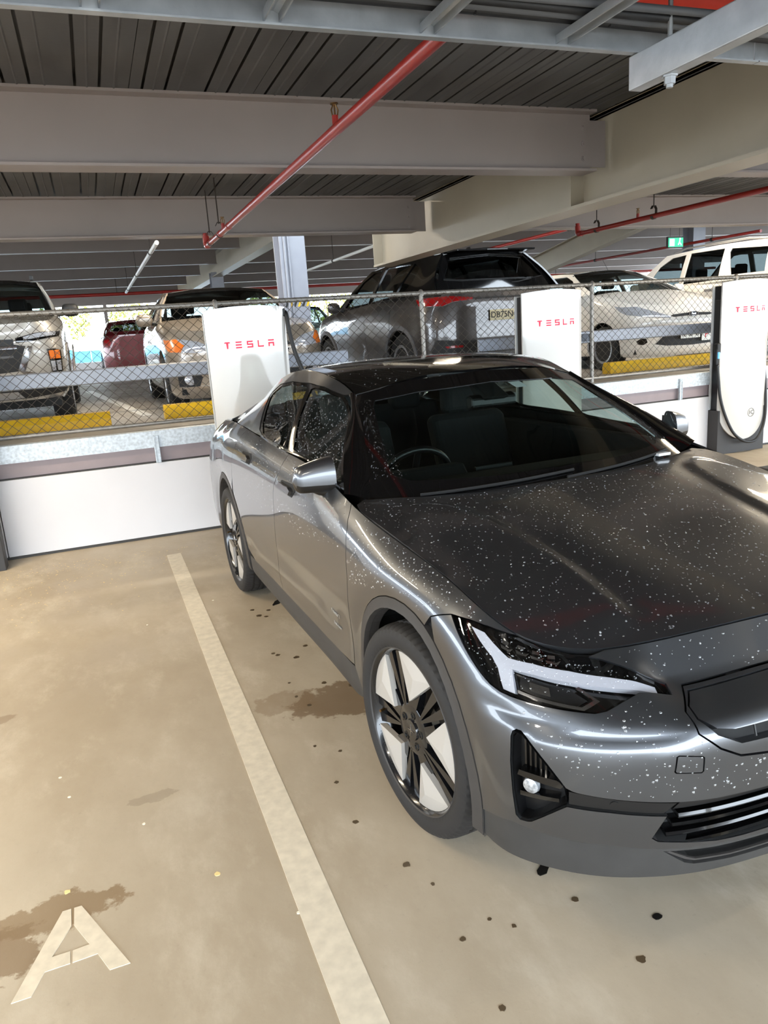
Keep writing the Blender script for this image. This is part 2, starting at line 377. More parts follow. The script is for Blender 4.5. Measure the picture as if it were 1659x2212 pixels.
# ------------------------------------------------------------------ sprinkler pipes
def sprinkler_pipe(name, label, x, z, y0, y1, r, elbow_z, heads, hangers, couplers=(), m='pipe_red', axis='y', up=True):
    t = thing(name, label, 'pipe', (x, y0, z))
    L = y1-y0
    pts = [(0, 0, 0), (0, L-.05, 0)]
    if elbow_z:
        pts += [(0, L-.05+.03*math.sin(a), .03-.03*math.cos(a)) for a in np.linspace(.3, PI/2, 5)] + [(0, L-.02, elbow_z)]
    MB().tube(pts, r, 14).obj('pipe_run', m, t, 40)
    if elbow_z: MB().tube([(0, L-.09, 0)]+pts[1:-1]+[(0, L-.02, .075)], r*1.28, 14).obj('elbow_fitting', m, t, 40)
    for y in couplers: MB().tube([(0, y-.018-y0, 0), (0, y+.018-y0, 0)], r*1.14, 14).obj('coupling', m, t, 40)
    for y in heads:
        h = MB(); h.tube([(0, 0, r*.8), (0, 0, r+.03)], .013, 8); h.obj('sprinkler_neck', m, t, 40).location = (0, y-y0, 0)
        f = MB(); f.tube([(-.010, 0, r+.028), (-.014, 0, r+.05), (-.004, 0, r+.07)], .0032, 6); f.tube([(.010, 0, r+.028), (.014, 0, r+.05), (.004, 0, r+.07)], .0032, 6)
        f.tube([(0, 0, r+.028), (0, 0, r+.07)], .0035, 6); f.lathe([(r+.070, .003), (r+.070, .016), (r+.074, .016)], 14, 2)
        f.obj('sprinkler_head', 'brass', t, 40).location = (0, y-y0, 0)
    for y in hangers:
        h = MB(); h.tube([(0, 0, .075), (0, 0, SOF-z)], .005, 6)
        h.obj('hanger_rod', 'iron', t).location = (0, y-y0, 0)
        h = MB()
        h.prism([(-r-.006, .0)]+[((r+.006)*math.cos(a), (r+.006)*math.sin(a)) for a in np.linspace(PI, 2*PI, 10)][1:-1]+[(r+.006, 0), (r+.006, .06), (.012, .085), (-.012, .085), (-r-.006, .06)]
                +[(-r-.002, .058), (-.010, .080), (.010, .080), (r+.002, .058), (r+.002, 0)]+[((r+.002)*math.cos(a), (r+.002)*math.sin(a)) for a in np.linspace(2*PI, PI, 10)][1:-1]+[(-r-.002, 0)], -.014, .014, 1)
        h.obj('clevis_hanger', 'iron', t).location = (0, y-y0, 0)
    return t
p1 = sprinkler_pipe('sprinkler_pipe', 'red sprinkler pipe hung diagonally over the dark grey car', 1.035, 2.405, -3, 6.66, .0215, .10, [3.05, 5.78], [5.95, 6.42, .6], [5.55, 5.92])
p2 = sprinkler_pipe('sprinkler_pipe', 'red sprinkler pipe beyond the main girder with an elbow end', 4.63, 2.41, -3, 6.52, .021, .10, [5.62], [5.42, 6.2, 1], [])
for (x0, x1, y, z, lab) in ((-14, 3.0, 21.6, 3.02, 'thin red pipe crossing the raised deck before the open side'), (3.5, 22, 22.4, 3.05, 'thin red pipe crossing beyond the raised deck girder')):
    t = thing('sprinkler_pipe', lab, 'pipe', (x0, y, z))
    MB().tube([(0, 0, 0), (x1-x0, 0, 0)], .045, 10).obj('pipe_run', 'pipe_red', t, 40)
    for k in range(4): MB().tube([((k+.5)*(x1-x0)/4, 0, .0), ((k+.5)*(x1-x0)/4, 0, US-z)], .008, 6).obj('hanger_rod', 'iron', t)
for (x, y0, y1, z, r, m, lab) in ((1.05, 11.0, 20.5, 2.98, .030, 'white_paint', 'white painted pipe hung over the raised deck beside the tan saloon'), (4.6, 9.6, 19, 2.98, .026, 'white_paint', 'pale pipe hung over the raised deck behind the column'), (7.2, 9.0, 20, 2.96, .028, 'pipe_red', 'red pipe hung over the raised deck above the dark wagon'), (12.4, 11.5, 21.8, 3.0, .03, 'pipe_red', 'long red pipe hung beside the ramp girder')):
    t = thing('sprinkler_pipe', lab, 'pipe', (x, y0, z))
    MB().tube([(0, 0, 0), (0, y1-y0, 0)], r, 10).obj('pipe_run', m, t, 40)
    for k in (.12, .5, .88):
        MB().tube([(0, k*(y1-y0), 0), (0, k*(y1-y0), US-z)], .006, 6).obj('hanger_rod', 'iron', t)
        MB().tube([(0, k*(y1-y0)-.03, 0), (0, k*(y1-y0)+.03, 0)], r*1.35, 10).obj('pipe_clamp', 'iron', t, 40)
t = thing('fire_main', 'wide bright red pipe above the cable ladder', 'pipe', (-3, 2.30, 2.68))
MB().tube([(0, 0, 0), (11, 0, 0)], .062, 20).obj('pipe_run', 'pipe_bright_red', t, 40)
for x in (1.0, 4.0, 7.4): MB().tube([(x, 0, 0), (x+.09, 0, 0)], .068, 20).obj('coupling', 'pipe_red', t, 40)

# ------------------------------------------------------------------ cable ladder with cables, support strut
lad = thing('cable_ladder', 'galvanised cable ladder crossing under the steel deck', 'cable ladder', (0, 1.785, 2.28))
for yy, s in ((0, 1), (-.62, -1)):
    r = MB().prism([(yy, 0), (yy, .10), (yy-.022*s, .10), (yy-.022*s, .096), (yy-.004*s, .096), (yy-.004*s, .004), (yy-.022*s, .004), (yy-.022*s, 0)], -8, 1.86, 0)
    r.obj('side_rail', 'galv', lad)
    r = MB().prism([(yy, 0), (yy, .10), (yy-.022*s, .10), (yy-.022*s, .096), (yy-.004*s, .096), (yy-.004*s, .004), (yy-.022*s, .004), (yy-.022*s, 0)], 1.864, 8, 0)
    r.obj('side_rail', 'galv', lad)
rung = MB().prism([(-.02, 0), (-.02, .02), (-.006, .026), (.006, .026), (.02, .02), (.02, 0), (.016, 0), (.016, .017), (.005, .022), (-.005, .022), (-.016, .017), (-.016, 0)], -.616, -.004, 1).mesh('rung', 'galv')
for k in range(38):
    o = link('rung', rung, lad); o.location = (-7.42+k*.375+.02, 0, .012)
for k, (yy, zz, r, m) in enumerate(((-.05, .052, .013, 'cable_black'), (-.082, .050, .011, 'cable_grey'), (-.114, .051, .012, 'cable_black'), (-.30, .050, .012, 'cable_grey'), (-.146, .05, .010, 'cable_grey'))):
    pts = [(x, 1.785+yy+.002*math.sin(x*1.3+k*1.7), 2.28+zz+.004*math.sin(x*2.1+k)) for x in np.linspace(-8, 8, 60)]
    tag(MB().tube(pts, r, 8).obj('power_cable', m, None, 50), ('black power cable lying along the ladder rail', 'thick grey power cable beside the black cable on the ladder', 'second black power cable on the ladder rungs', 'grey cable lying alone mid ladder', 'slim grey cable third in on the ladder')[k], 'cable')
for k, x in enumerate((.95, 1.33, .5)):
    tag(MB().tube([(x, 1.73, 2.32), (x+.006, 1.727, 2.36), (x, 1.725, 2.38)], .0035, 6).obj('cable_tie', 'cable_black', None), ('black cable tie end standing above the fire main', 'black cable tie end near the strut channel', 'black cable tie end near the red sprinkler pipe')[k], 'cable tie')
st = thing('strut_channel', 'galvanised strut channel carrying the cable ladder', 'bracket', (1.46, 1.792, 2.196))
MB().prism([(-.021, 0), (.021, 0), (.021, .082), (-.021, .082)], -2.2, 0, 1).obj('channel', 'galv', st, bevel=.003)
MB().lathe([(0, .02), (-.004, .02), (-.004, .0145), (-.020, .0145), (-.020, .009), (-.028, .009)], 6, 2, (.002, -.13, 0)).obj('hex_bolt', 'galv', st)
MB().tube([(0, -.13, .08), (0, -.13, SOF-2.196)], .006, 6).obj('hanger_rod', 'galv', st)

# ------------------------------------------------------------------ ceiling lamps
def batten(x, y, z, rz, power, label, warm=True, L=1.24, col=None):
    t = thing('batten_light', label, 'light', (x, y, z), rz)
    MB().prism([(-.035, 0), (.035, 0), (.028, .055), (-.028, .055)], -L/2, L/2, 0).obj('lamp_housing', 'lamp_white', t)
    MB().tube([(-L/2+.02, 0, -.017), (L/2-.02, 0, -.017)], .016, 12).obj('lamp_tube', 'tube_glow' if warm else 'tube_cool', t, 40)
    for s in (-1, 1):
        MB().box(s*L/2-.012, s*L/2+.012, -.02, .02, -.035, .01).obj('lamp_holder', 'lamp_white', t)
        MB().tube([(s*L*.38, 0, .05), (s*L*.38, 0, SOF-z+.004 if z < 2.8 else (.062 if abs(y-9.6) < .1 else US-z+.004))], .004, 6).obj('hanger_rod', 'iron', t)
    ld = bpy.data.lights.new('batten_light', 'AREA'); ld.shape = 'RECTANGLE'; ld.size = L; ld.size_y = .12
    ld.energy = power; ld.color = col or ((1, .93, .82) if warm else (1, .86, .66))
    lo = bpy.data.objects.new('lamp_glow', ld); COL.objects.link(lo); lo.parent = t; lo.location = (0, 0, -.045)
    return t
batten(-1.7, .3, 2.60, 0, 42, 'fluorescent batten hung over the empty bay')
batten(5.2, .6, 2.60, 0, 70, 'fluorescent batten hung over the neighbouring bay')
batten(6.9, 4.9, 2.62, 0, 90, 'fluorescent batten hung before the last charging post', col=(1, .85, .62))
batten(-1.75, 5.3, 2.62, 0, 105, 'fluorescent batten hung at the wall end of the empty bay', col=(1, .85, .62))
batten(-1.75, 2.75, 2.62, 0, 72, 'fluorescent batten hung between the first two joists of the empty bay', col=(1, .87, .66))
batten(-2.6, 11.0, 3.30, 0, 160, 'fluorescent batten over the raised deck near the silver pickup', False)
batten(5.0, 11.0, 3.30, 0, 120, 'fluorescent batten over the raised deck behind the column', False)
batten(9.6, 9.3, 3.30, 0, 130, 'fluorescent batten over the raised deck above the white cars', False)
batten(1.2, 9.6, 3.30, 0, 110, 'unseen fluorescent batten added over the raised deck to light the girder', False)  # added lamp, out of view, brightens the girder flank and saloon roof
# illuminated exit sign over the ramp
mat('exit_green', (40, 190, 130), .5, emit=(70, 220, 160), es=1.2); mat('exit_white', (240, 255, 248), .5, emit=(240, 255, 248), es=1.6)
es_ = thing('exit_sign', 'small green running man exit sign hung beyond the white cars', 'sign', (11.75, 13.1, 2.90))
MB().box(-.20, .20, -.03, .03, 0, .22).obj('sign_box', 'dark_trim', es_, bevel=.006)
MB().box(-.19, .19, -.036, -.030, .01, .19).obj('sign_face', 'exit_green', es_)
MB().box(-.16, -.04, -.040, -.036, .03, .17).obj('sign_door', 'exit_white', es_)
rm_ = MB(); rm_.tube([(.06, -.038, .05), (.09, -.038, .10), (.10, -.038, .14)], .012, 6); rm_.tube([(.09, -.038, .10), (.13, -.038, .07), (.14, -.038, .04)], .009, 6); rm_.lathe([(-.01, .018), (.01, .018)], 10, 1, (.105, -.038, .168))
rm_.obj('running_figure', 'exit_white', es_)
for sx in (-.12, .12): MB().tube([(sx, 0, .22), (sx, 0, US-2.90)], .004, 6).obj('hanger_rod', 'iron', es_)
# ------------------------------------------------------------------ floor markings
def flat(polys, z=.0025):
    mb = MB()
    for p in polys: mb.prism(p, 0.0, z, 2)
    return mb
tag(flat([[(.322, -6), (.432, -6), (.434, 5.925), (.326, 5.92)]]).obj('parking_line', 'line_paint'), 'cream painted bay line beside the dark grey car', 'floor marking')
tag(flat([[(2.94, -6), (3.05, -6), (3.05, 5.92), (2.94, 5.92)]]).obj('parking_line', 'line_paint'), 'cream painted bay line on the hidden side of the dark grey car', 'floor marking')
tag(flat([[(-2.25, -6), (-2.14, -6), (-2.14, 5.92), (-2.25, 5.92)]]).obj('parking_line', 'line_paint'), 'cream painted bay line beyond the letter', 'floor marking')
# stencilled letter (quad corners measured on the floor)
A = thing('stencil_letter', 'worn cream stencilled letter A on the concrete', 'floor marking', (-.29, 1.99, 0))
def seg(p): return flat([[(x+.29, y-1.99) for x, y in p]], .002)
seg([(-.438, 1.836), (-.390, 1.836), (-.361, 1.907), (-.345, 1.953), (-.297, 2.053), (-.299, 2.126), (-.323, 2.126)]).obj('letter_stroke', 'line_paint', A)
seg([(-.291, 2.126), (-.270, 2.126), (-.143, 1.838), (-.196, 1.838), (-.226, 1.911), (-.247, 1.956), (-.290, 2.053)]).obj('letter_stroke', 'line_paint', A)
seg([(-.345, 1.953), (-.298, 1.953), (-.297, 1.908), (-.361, 1.907)]).obj('letter_bar', 'line_paint', A)
seg([(-.291, 1.953), (-.247, 1.956), (-.226, 1.911), (-.291, 1.908)]).obj('letter_bar', 'line_paint', A)
# drips and flakes on the concrete
mat('wet_drip', (86, 72, 54), .3); mat('oil_drip', (30, 28, 26), .25); mat('leaf_flake', (236, 214, 150), .8); mat('paper_flake', (236, 232, 214), .8)
def blob(r, seed, h=.0012, sq=1., ang=0.):
    rr = random.Random(seed); n = 12; pts = []
    for k in range(n):
        a = 2*PI*k/n; q = r*(1+rr.uniform(-.22, .22)); x, y = q*math.cos(a), q*math.sin(a)*sq
        pts.append((x*math.cos(ang)-y*math.sin(ang), x*math.sin(ang)+y*math.cos(ang)))
    return MB().prism(pts, 0, h, 2)
DR = [(1.063, 1.519, .010), (.682, 1.861, .012), (1.094, 1.275, .012), (.856, 1.509, .007), (.709, 1.529, .009), (.721, 1.75, .006), (.807, 1.559, .006), (.699, 1.30, .010), (.695, 2.575, .008), (.617, 2.378, .009), (.606, 2.128, .010), (.613, 2.657, .007), (.685, 3.001, .010), (.653, 3.108, .009), (.809, 3.18, .012), (.658, 3.262, .007), (.713, 4.224, .018), (.694, 4.34, .013), (.784, 4.286, .014), (.748, 4.186, .012), (.763, 3.529, .014), (.845, 3.648, .013), (.682, 3.607, .012), (.664, 3.637, .010), (.92, 3.092, .016)]
for i, (x, y, r) in enumerate(DR): blob(r, i).obj('drip_mark', 'wet_drip', floor).location = (x, y, 0)
for (x, y, r, sq, an, s) in ((1.054, 1.665, .034, .45, .7, 91), (1.228, 1.37, .013, .8, .2, 92), (.869, 4.40, .06, .4, .9, 94)): blob(r, s, .0015, sq, an).obj('oil_drip', 'oil_drip', floor).location = (x, y, 0)
for i, (x, y) in enumerate([(-.313, 2.21), (.13, 2.083), (-.357, 2.906), (-.32, 2.748), (-.07, 2.452), (.075, 4.432), (.5, 4.653), (.322, 1.815)]):
    blob(.009 if i < 2 else .006, 40+i, .0015).obj('leaf_flake', 'leaf_flake' if i < 2 else 'paper_flake', floor).location = (x, y, 0)
sp = MB(); rr = random.Random(5)
for k in range(420):
    x = rr.gauss(-.45, .5); y = min(6.4, 6.2-abs(rr.gauss(0, .55)))
    r = rr.uniform(.0025, .0062); o = len(sp.v)
    sp.add([(x+r*math.cos(a), y+r*math.sin(a), .0015) for a in (0, 1.6, 3.1, 4.7)]+[(x, y, 0)], [(0, 1, 2, 3), (0, 4, 1), (1, 4, 2), (2, 4, 3), (3, 4, 0)])
so = sp.obj('grit_litter', 'leaf_flake', floor); so['kind'] = 'stuff'

# ------------------------------------------------------------------ charging posts
mat('post_white', (210, 207, 201), .08, coat=.6); mat('post_black', (22, 23, 26), .35); mat('post_base', (48, 46, 45), .55); mat('sign_red', (226, 16, 52), .4, emit=(255, 20, 60), es=.8)
mat('post_edge', (206, 206, 204), .3); mat('rubber_black', (28, 28, 29), .5); mat('holster_blue', (110, 190, 240), .4, emit=(110, 190, 250), es=1.0); mat('print_grey', (70, 70, 70), .6)
SW, STOP = .34, 1.872
def shell_y(x, z=1): return -.075*(1-(x/SW)**2)
def shell_mesh():
    """convex face: flat sides, arched top, half-round foot"""
    mb = MB(); xs = np.linspace(-SW, SW, 29)
    def zt(x): return STOP+.022*(1-(x/SW)**2)
    def zb(x): return .155+SW*(1-math.sqrt(max(0, 1-(x/SW)**2)))*1.05
    zs = 34; V = []; th = .018
    for lay in (0, 1):
        for x in xs:
            for k in range(zs):
                z = zb(x)+(zt(x)-zb(x))*k/(zs-1)
                foot = .03*max(0, (.5-z)/.35)**2
                ed = .012*(abs(x)/SW)**6
                V.append((x, shell_y(x)+foot+ed+lay*th, z))
    n = len(xs)*zs; F = []
    for i in range(len(xs)-1):
        for k in range(zs-1):
            a = i*zs+k; F += [(a, a+zs, a+zs+1, a+1), (n+a, n+a+1, n+a+zs+1, n+a+zs)]
    loop = [i*zs for i in range(len(xs))]+[(len(xs)-1)*zs+k for k in range(1, zs)]+[i*zs+zs-1 for i in range(len(xs)-2, -1, -1)]+[k for k in range(zs-2, 0, -1)]
    for i in range(len(loop)):
        a, b = loop[i], loop[(i+1) % len(loop)]; F.append((a, n+a, n+b, b))
    return mb.add(V, F)
LET = {'T': [[(0, .80), (.12, 1), (.88, 1), (1, .80), (.68, .80), (.61, 0), (.39, 0), (.32, .80)]],
       'E': [[(0, .79), (0, 1), (1, 1), (.93, .79)], [(0, .39), (0, .61), (1, .61), (.93, .39)], [(0, 0), (0, .21), (1, .21), (.93, 0)]],
       'S': [[(0, .39), (0, 1), (1, 1), (.93, .79), (.21, .79), (.21, .61), (1, .61), (1, 0), (0, 0), (.07, .21), (.79, .21), (.79, .39)]],
       'L': [[(0, 0), (0, 1), (.17, 1), (.17, .21), (1, .21), (.93, 0)]],
       'A': [[(0, .79), (0, 1), (1, 1), (1, .79)], [(0, 0), (0, .61), (1, .61), (1, 0), (.79, 0), (.79, .39), (.21, .39), (.21, 0)]]}
def make_post(x, y, label, cable=None, unit=None, group='charging posts along the step'):
    t = thing('charging_post', label, 'charger', (x, y, 0), 0, group)
    MB().box(-.345, .345, .0, .15, 0, .50).obj('base_plinth', 'post_base', t, bevel=.004)
    MB().box(-.315, .315, .0, .145, .48, STOP-.03).obj('core_cabinet', 'post_black', t, bevel=.006)
    for s in (-1, 1):       # recessed hollows in the flanks
        MB().box(s*.315-.012, s*.315+.012, .03, .12, 1.12, 1.70).obj('side_recess', 'rubber_black', t, bevel=.008)
    bp = MB().prism([(-.335, .42), (-.335, STOP-.02), (.335, STOP-.02), (.335, .42), (.30, .36), (-.30, .36)], .147, .165, 1).obj('back_plate', 'post_edge', t, bevel=.004)
    sh = shell_mesh().obj('front_shell', 'post_white', t, 45)
    for i, c in enumerate('TESLA'):
        xc = -.185+i*.0925; mb = MB()
        for poly in LET[c]: mb.prism([((a-.5)*.052, b*.056) for a, b in poly], -.002, .002, 1)
        o = mb.obj('letter', 'sign_red', sh); yy = shell_y(xc); o.location = (xc, yy-.0015, 1.555)
        o.rotation_euler = (0, 0, math.atan2(shell_y(xc+.01)-shell_y(xc-.01), .02))
    if unit:
        xc = .055; o = link('unit_number', text_mesh(unit, .062, .001), sh); o.data.materials.append(MATS['print_grey'])
        o.location = (xc, shell_y(xc)-.002, .452); o.rotation_euler = (PI/2, 0, 0)
        r = MB().lathe([(-.0012, .044), (.0012, .044), (.0012, .048), (-.0012, .048)], 32, 1, closed=True); o = r.obj('unit_ring', 'print_grey', sh)
        o.location = (xc, shell_y(xc)-.002, .452)
    if cable == 'loop':
        ho = thing('charging_plug', 'black charging plug with pale blue light docked on the last post', 'charging plug', (x-.352, y+.03, 1.07))
        MB().box(-.03, .02, -.025, .035, .06, .17).obj('plug_body', 'rubber_black', ho, bevel=.012)
        MB().tube([(-.015, 0, .10), (-.032, -.01, .03), (-.03, -.015, -.06)], [.024, .02, .014], 10).obj('plug_grip', 'rubber_black', ho, 40)
        MB().box(-.034, -.014, -.046, -.028, .005, .075).obj('plug_light', 'holster_blue', ho, bevel=.003)
        pts = [(-.365, .02, 1.0), (-.36, -.0, .85), (-.345, -.02, .65), (-.29, -.045, .45), (-.20, -.075, .26), (-.09, -.095, .16), (.03, -.10, .125), (.15, -.09, .15), (.26, -.06, .27), (.325, -.025, .45), (.345, .01, .7), (.345, .05, 1.0), (.33, .075, 1.3), (.32, .08, 1.5)]
        cc = []
        V3 = [Vector(p) for p in pts]
        for i in range(len(V3)-1):
            p0, p1, p2, p3 = V3[max(i-1, 0)], V3[i], V3[i+1], V3[min(i+2, len(V3)-1)]
            for k in range(5):
                s = k/5; cc.append(.5*((2*p1)+(p2-p0)*s+(2*p0-5*p1+4*p2-p3)*s*s+(3*p1-p0-3*p2+p3)*s**3))
        cc.append(V3[-1])
        MB().tube(cc, .0165, 10).obj('charging_cable', 'rubber_black', t, 50)
    if cable == 'plugged':
        MB().box(.30, .345, .0, .06, 1.79, 1.86).obj('cable_gland', 'rubber_black', t, bevel=.01)
    return t
make_post(-1.205, 6.24, 'white charging post standing by the empty bay', None)
make_post(1.245, 6.385, 'white charging post with its cable leading to the dark grey car', 'plugged')
make_post(4.255, 6.385, 'white charging post partly behind the dark grey car roof', None)
make_post(6.755, 6.40, 'white charging post with cable looped under it and unit mark 1C', 'loop', '1C')

_c = [Vector(p) for p in ((1.592, 6.415, 1.83), (1.597, 6.385, 1.80), (1.605, 6.365, 1.66), (1.632, 6.345, 1.49), (1.68, 6.32, 1.33), (1.80, 6.26, 1.0), (2.0, 6.18, .62), (2.3, 6.10, .28), (2.62, 5.95, .12), (2.80, 5.65, .18), (2.80, 5.35, .50), (2.70, 5.20, .78), (2.56, 5.17, .84))]
_p = []
for i in range(len(_c)-1):
    p0, p1, p2, p3 = _c[max(i-1, 0)], _c[i], _c[i+1], _c[min(i+2, len(_c)-1)]
    for k in range(5): q_ = k/5; _p.append(.5*((2*p1)+(p2-p0)*q_+(2*p0-5*p1+4*p2-p3)*q_*q_+(3*p1-p0-3*p2+p3)*q_**3))
_p.append(_c[-1])
cab = thing('charging_cable', 'thick black charging cable hanging from the post beside the dark grey car', 'cable', (1.6, 6.38, 0))
MB().tube([p-Vector((1.6, 6.38, 0)) for p in _p], .018, 10).obj('cable_run', 'rubber_black', cab, 50)
MB().tube([p-Vector((1.6, 6.38, 0)) for p in (Vector((2.70, 5.20, .78)), Vector((2.60, 5.175, .83)), Vector((2.515, 5.165, .85)))], [.022, .032, .03], 12).obj('plug_handle', 'rubber_black', cab, 50)
tag(MB().prism([(-.16, -.10), (.16, -.10), (.14, .12), (-.14, .12)], 0, .36, 2).obj('rubber_block', 'rubber_black', None, bevel=.05, seg=4), 'low black rubber block on the floor by the neighbouring bay', 'floor block').location = (4.94, 4.32, 0)
# ------------------------------------------------------------------ fence on the edge of the raised deck
FY = 6.70; TOPZ, BOTZ = 1.937, .975
POSTS = [-4.78, -2.84, -.90, 1.055, 3.0, 4.945, 6.89, 8.84, 10.8]
fence = thing('mesh_fence', 'galvanised chain link fence on the edge of the raised deck', 'fence', (0, FY, UP))
MB().tube([(POSTS[0], 0, TOPZ-UP), (POSTS[-1], 0, TOPZ-UP)], .021, 14).obj('top_rail', 'fence_galv', fence, 40)
MB().tube([(POSTS[0], 0, BOTZ-UP), (POSTS[-1], 0, BOTZ-UP)], .0185, 12).obj('bottom_rail', 'fence_galv', fence, 40)
post = MB(); post.tube([(0, 0, -.06), (0, 0, TOPZ-UP+.005)], .021, 14)
pm = post.mesh('fence_post', 'fence_galv', 40)
cap = MB().lathe([(-.022, .029), (.012, .029), (.022, .022), (.034, .012), (.038, .0)], 14, 2).mesh('post_cap', 'fence_galv', 40)
for x in POSTS:
    o = link('fence_post', pm, fence); o.location = (x, 0, 0)
    o = link('post_cap', cap, fence); o.location = (x, 0, TOPZ-UP)
wm = MB(); W2, H2 = .0425, .0385; z0, z1 = BOTZ-UP+.012, TOPZ-UP-.004; nseg = int((z1-z0)/H2)
x = POSTS[0]; k = 0
def wire(mb, pts, r):
    vs = []; n = len(pts)
    for i, p in enumerate(pts):
        for dx, dy in ((r, 0), (0, -r), (-r, 0), (0, r)): vs.append((p[0]+dx, p[1]+dy, p[2]))
    mb.add(vs, [(i*4+a, i*4+(a+1) % 4, (i+1)*4+(a+1) % 4, (i+1)*4+a) for i in range(n-1) for a in range(4)])
while x < POSTS[-1]:
    s0 = 1 if k % 2 == 0 else -1
    pts = [(x+(W2/2)*(s0*(1 if i % 2 == 0 else -1)), .0025*(1 if (i+k) % 2 else -1)-.022, z0+(z1-z0)*i/nseg) for i in range(nseg+1)]
    wire(wm, pts, .0029); x += W2; k += 1
tag(wm.obj('chain_link_mesh', 'wire', fence, fix=False), 'diamond wire netting', None, None, 'stuff')
wr = MB(); rr = random.Random(3)            # tie wire wound along the top rail
xx = POSTS[0]
pts = [(POSTS[0]+i*.0085, .024*math.cos(i*PI/3), TOPZ-UP+.024*math.sin(i*PI/3)) for i in range(int(15.5/.0085))]
MB().tube(pts, .0012, 4, cap=False).obj('winding_wire', 'wire', fence, fix=False)

# ------------------------------------------------------------------ crash rails and wheel stops on the raised deck
def crash_rail(x0, x1, label):
    t = thing('crash_rail', label, 'barrier', (x0, 6.98, UP)); L = x1-x0
    MB().prism([(0, .405), (-.03, .415), (-.03, .525), (0, .535), (.012, .535), (.012, .405)], 0, L, 0).obj('rail_plate', 'barrier_paint', t)
    for p in POSTS:
        if x0+.1 < p < x1-.1:
            MB().box(p-x0-.03, p-x0+.03, -.252, -.0, .43, .51).obj('rail_bracket', 'barrier_paint', t, bevel=.004)
crash_rail(-4.6, 2.31, 'blue grey crash rail before the silver pickup and tan saloon')
crash_rail(3.74, 8.6, 'blue grey crash rail before the white hatchback')
def wheel_stop(x0, x1, y, label):
    t = thing('wheel_stop', label, 'wheel stop', ((x0+x1)/2, y, UP-(y-7.05)/1.65*(UP-DECK)-.006)); h = (x1-x0)/2
    MB().prism([(-.085, 0), (-.085, .09), (-.06, .145), (.06, .145), (.085, .09), (.085, 0)], -h, h, 0).obj('stop_block', 'yellow_paint', t, bevel=.006)
    for s in (-.7, .7): MB().lathe([(.145, .02), (.149, .016), (.149, 0)], 10, 2, (s*h, 0, 0)).obj('fixing_bolt', 'iron', t)
wheel_stop(-1.7, .085, 7.54, 'yellow wheel stop before the silver pickup')
wheel_stop(.60, 2.2, 7.82, 'yellow wheel stop before the tan saloon')
wheel_stop(6.02, 8.15, 7.86, 'yellow wheel stop before the white hatchback')
mat('log_timber', (190, 180, 160), .8, noise=.2)
tag(flat([[(0.85, 7.4), (.97, 7.4), (.34, 14), (.20, 14)]], .003).obj('parking_line', 'white_paint'), 'white bay line between the pickup and the tan saloon', 'floor marking').location = (-.42, 1.4, DECK)
# ------------------------------------------------------------------ body surfaces of the hero car
class Spl:
    """natural cubic spline through rows of Y at knots t (vector valued)"""
    def __init__(s,t,Y):
        s.t=np.asarray(t,float); s.Y=np.asarray(Y,float); n=len(s.t); h=np.diff(s.t)
        A=np.zeros((n,n)); A[0,0]=A[-1,-1]=1; B=np.zeros_like(s.Y)
        for i in range(1,n-1):
            A[i,i-1]=h[i-1]; A[i,i]=2*(h[i-1]+h[i]); A[i,i+1]=h[i]
            B[i]=6*((s.Y[i+1]-s.Y[i])/h[i]-(s.Y[i]-s.Y[i-1])/h[i-1])
        s.M=np.linalg.solve(A,B.reshape(n,-1)).reshape(s.Y.shape)
    def __call__(s,x):
        x=np.clip(np.atleast_1d(np.asarray(x,float)),s.t[0],s.t[-1])
        i=np.clip(np.searchsorted(s.t,x,side='right')-1,0,len(s.t)-2); h=s.t[i+1]-s.t[i]
        sh=(-1,)+(1,)*(s.Y.ndim-1)
        a=((s.t[i+1]-x)/h).reshape(sh); b=((x-s.t[i])/h).reshape(sh); h=h.reshape(sh)
        return a*s.Y[i]+b*s.Y[i+1]+((a**3-a)*s.M[i]+(b**3-b)*s.M[i+1])*h*h/6
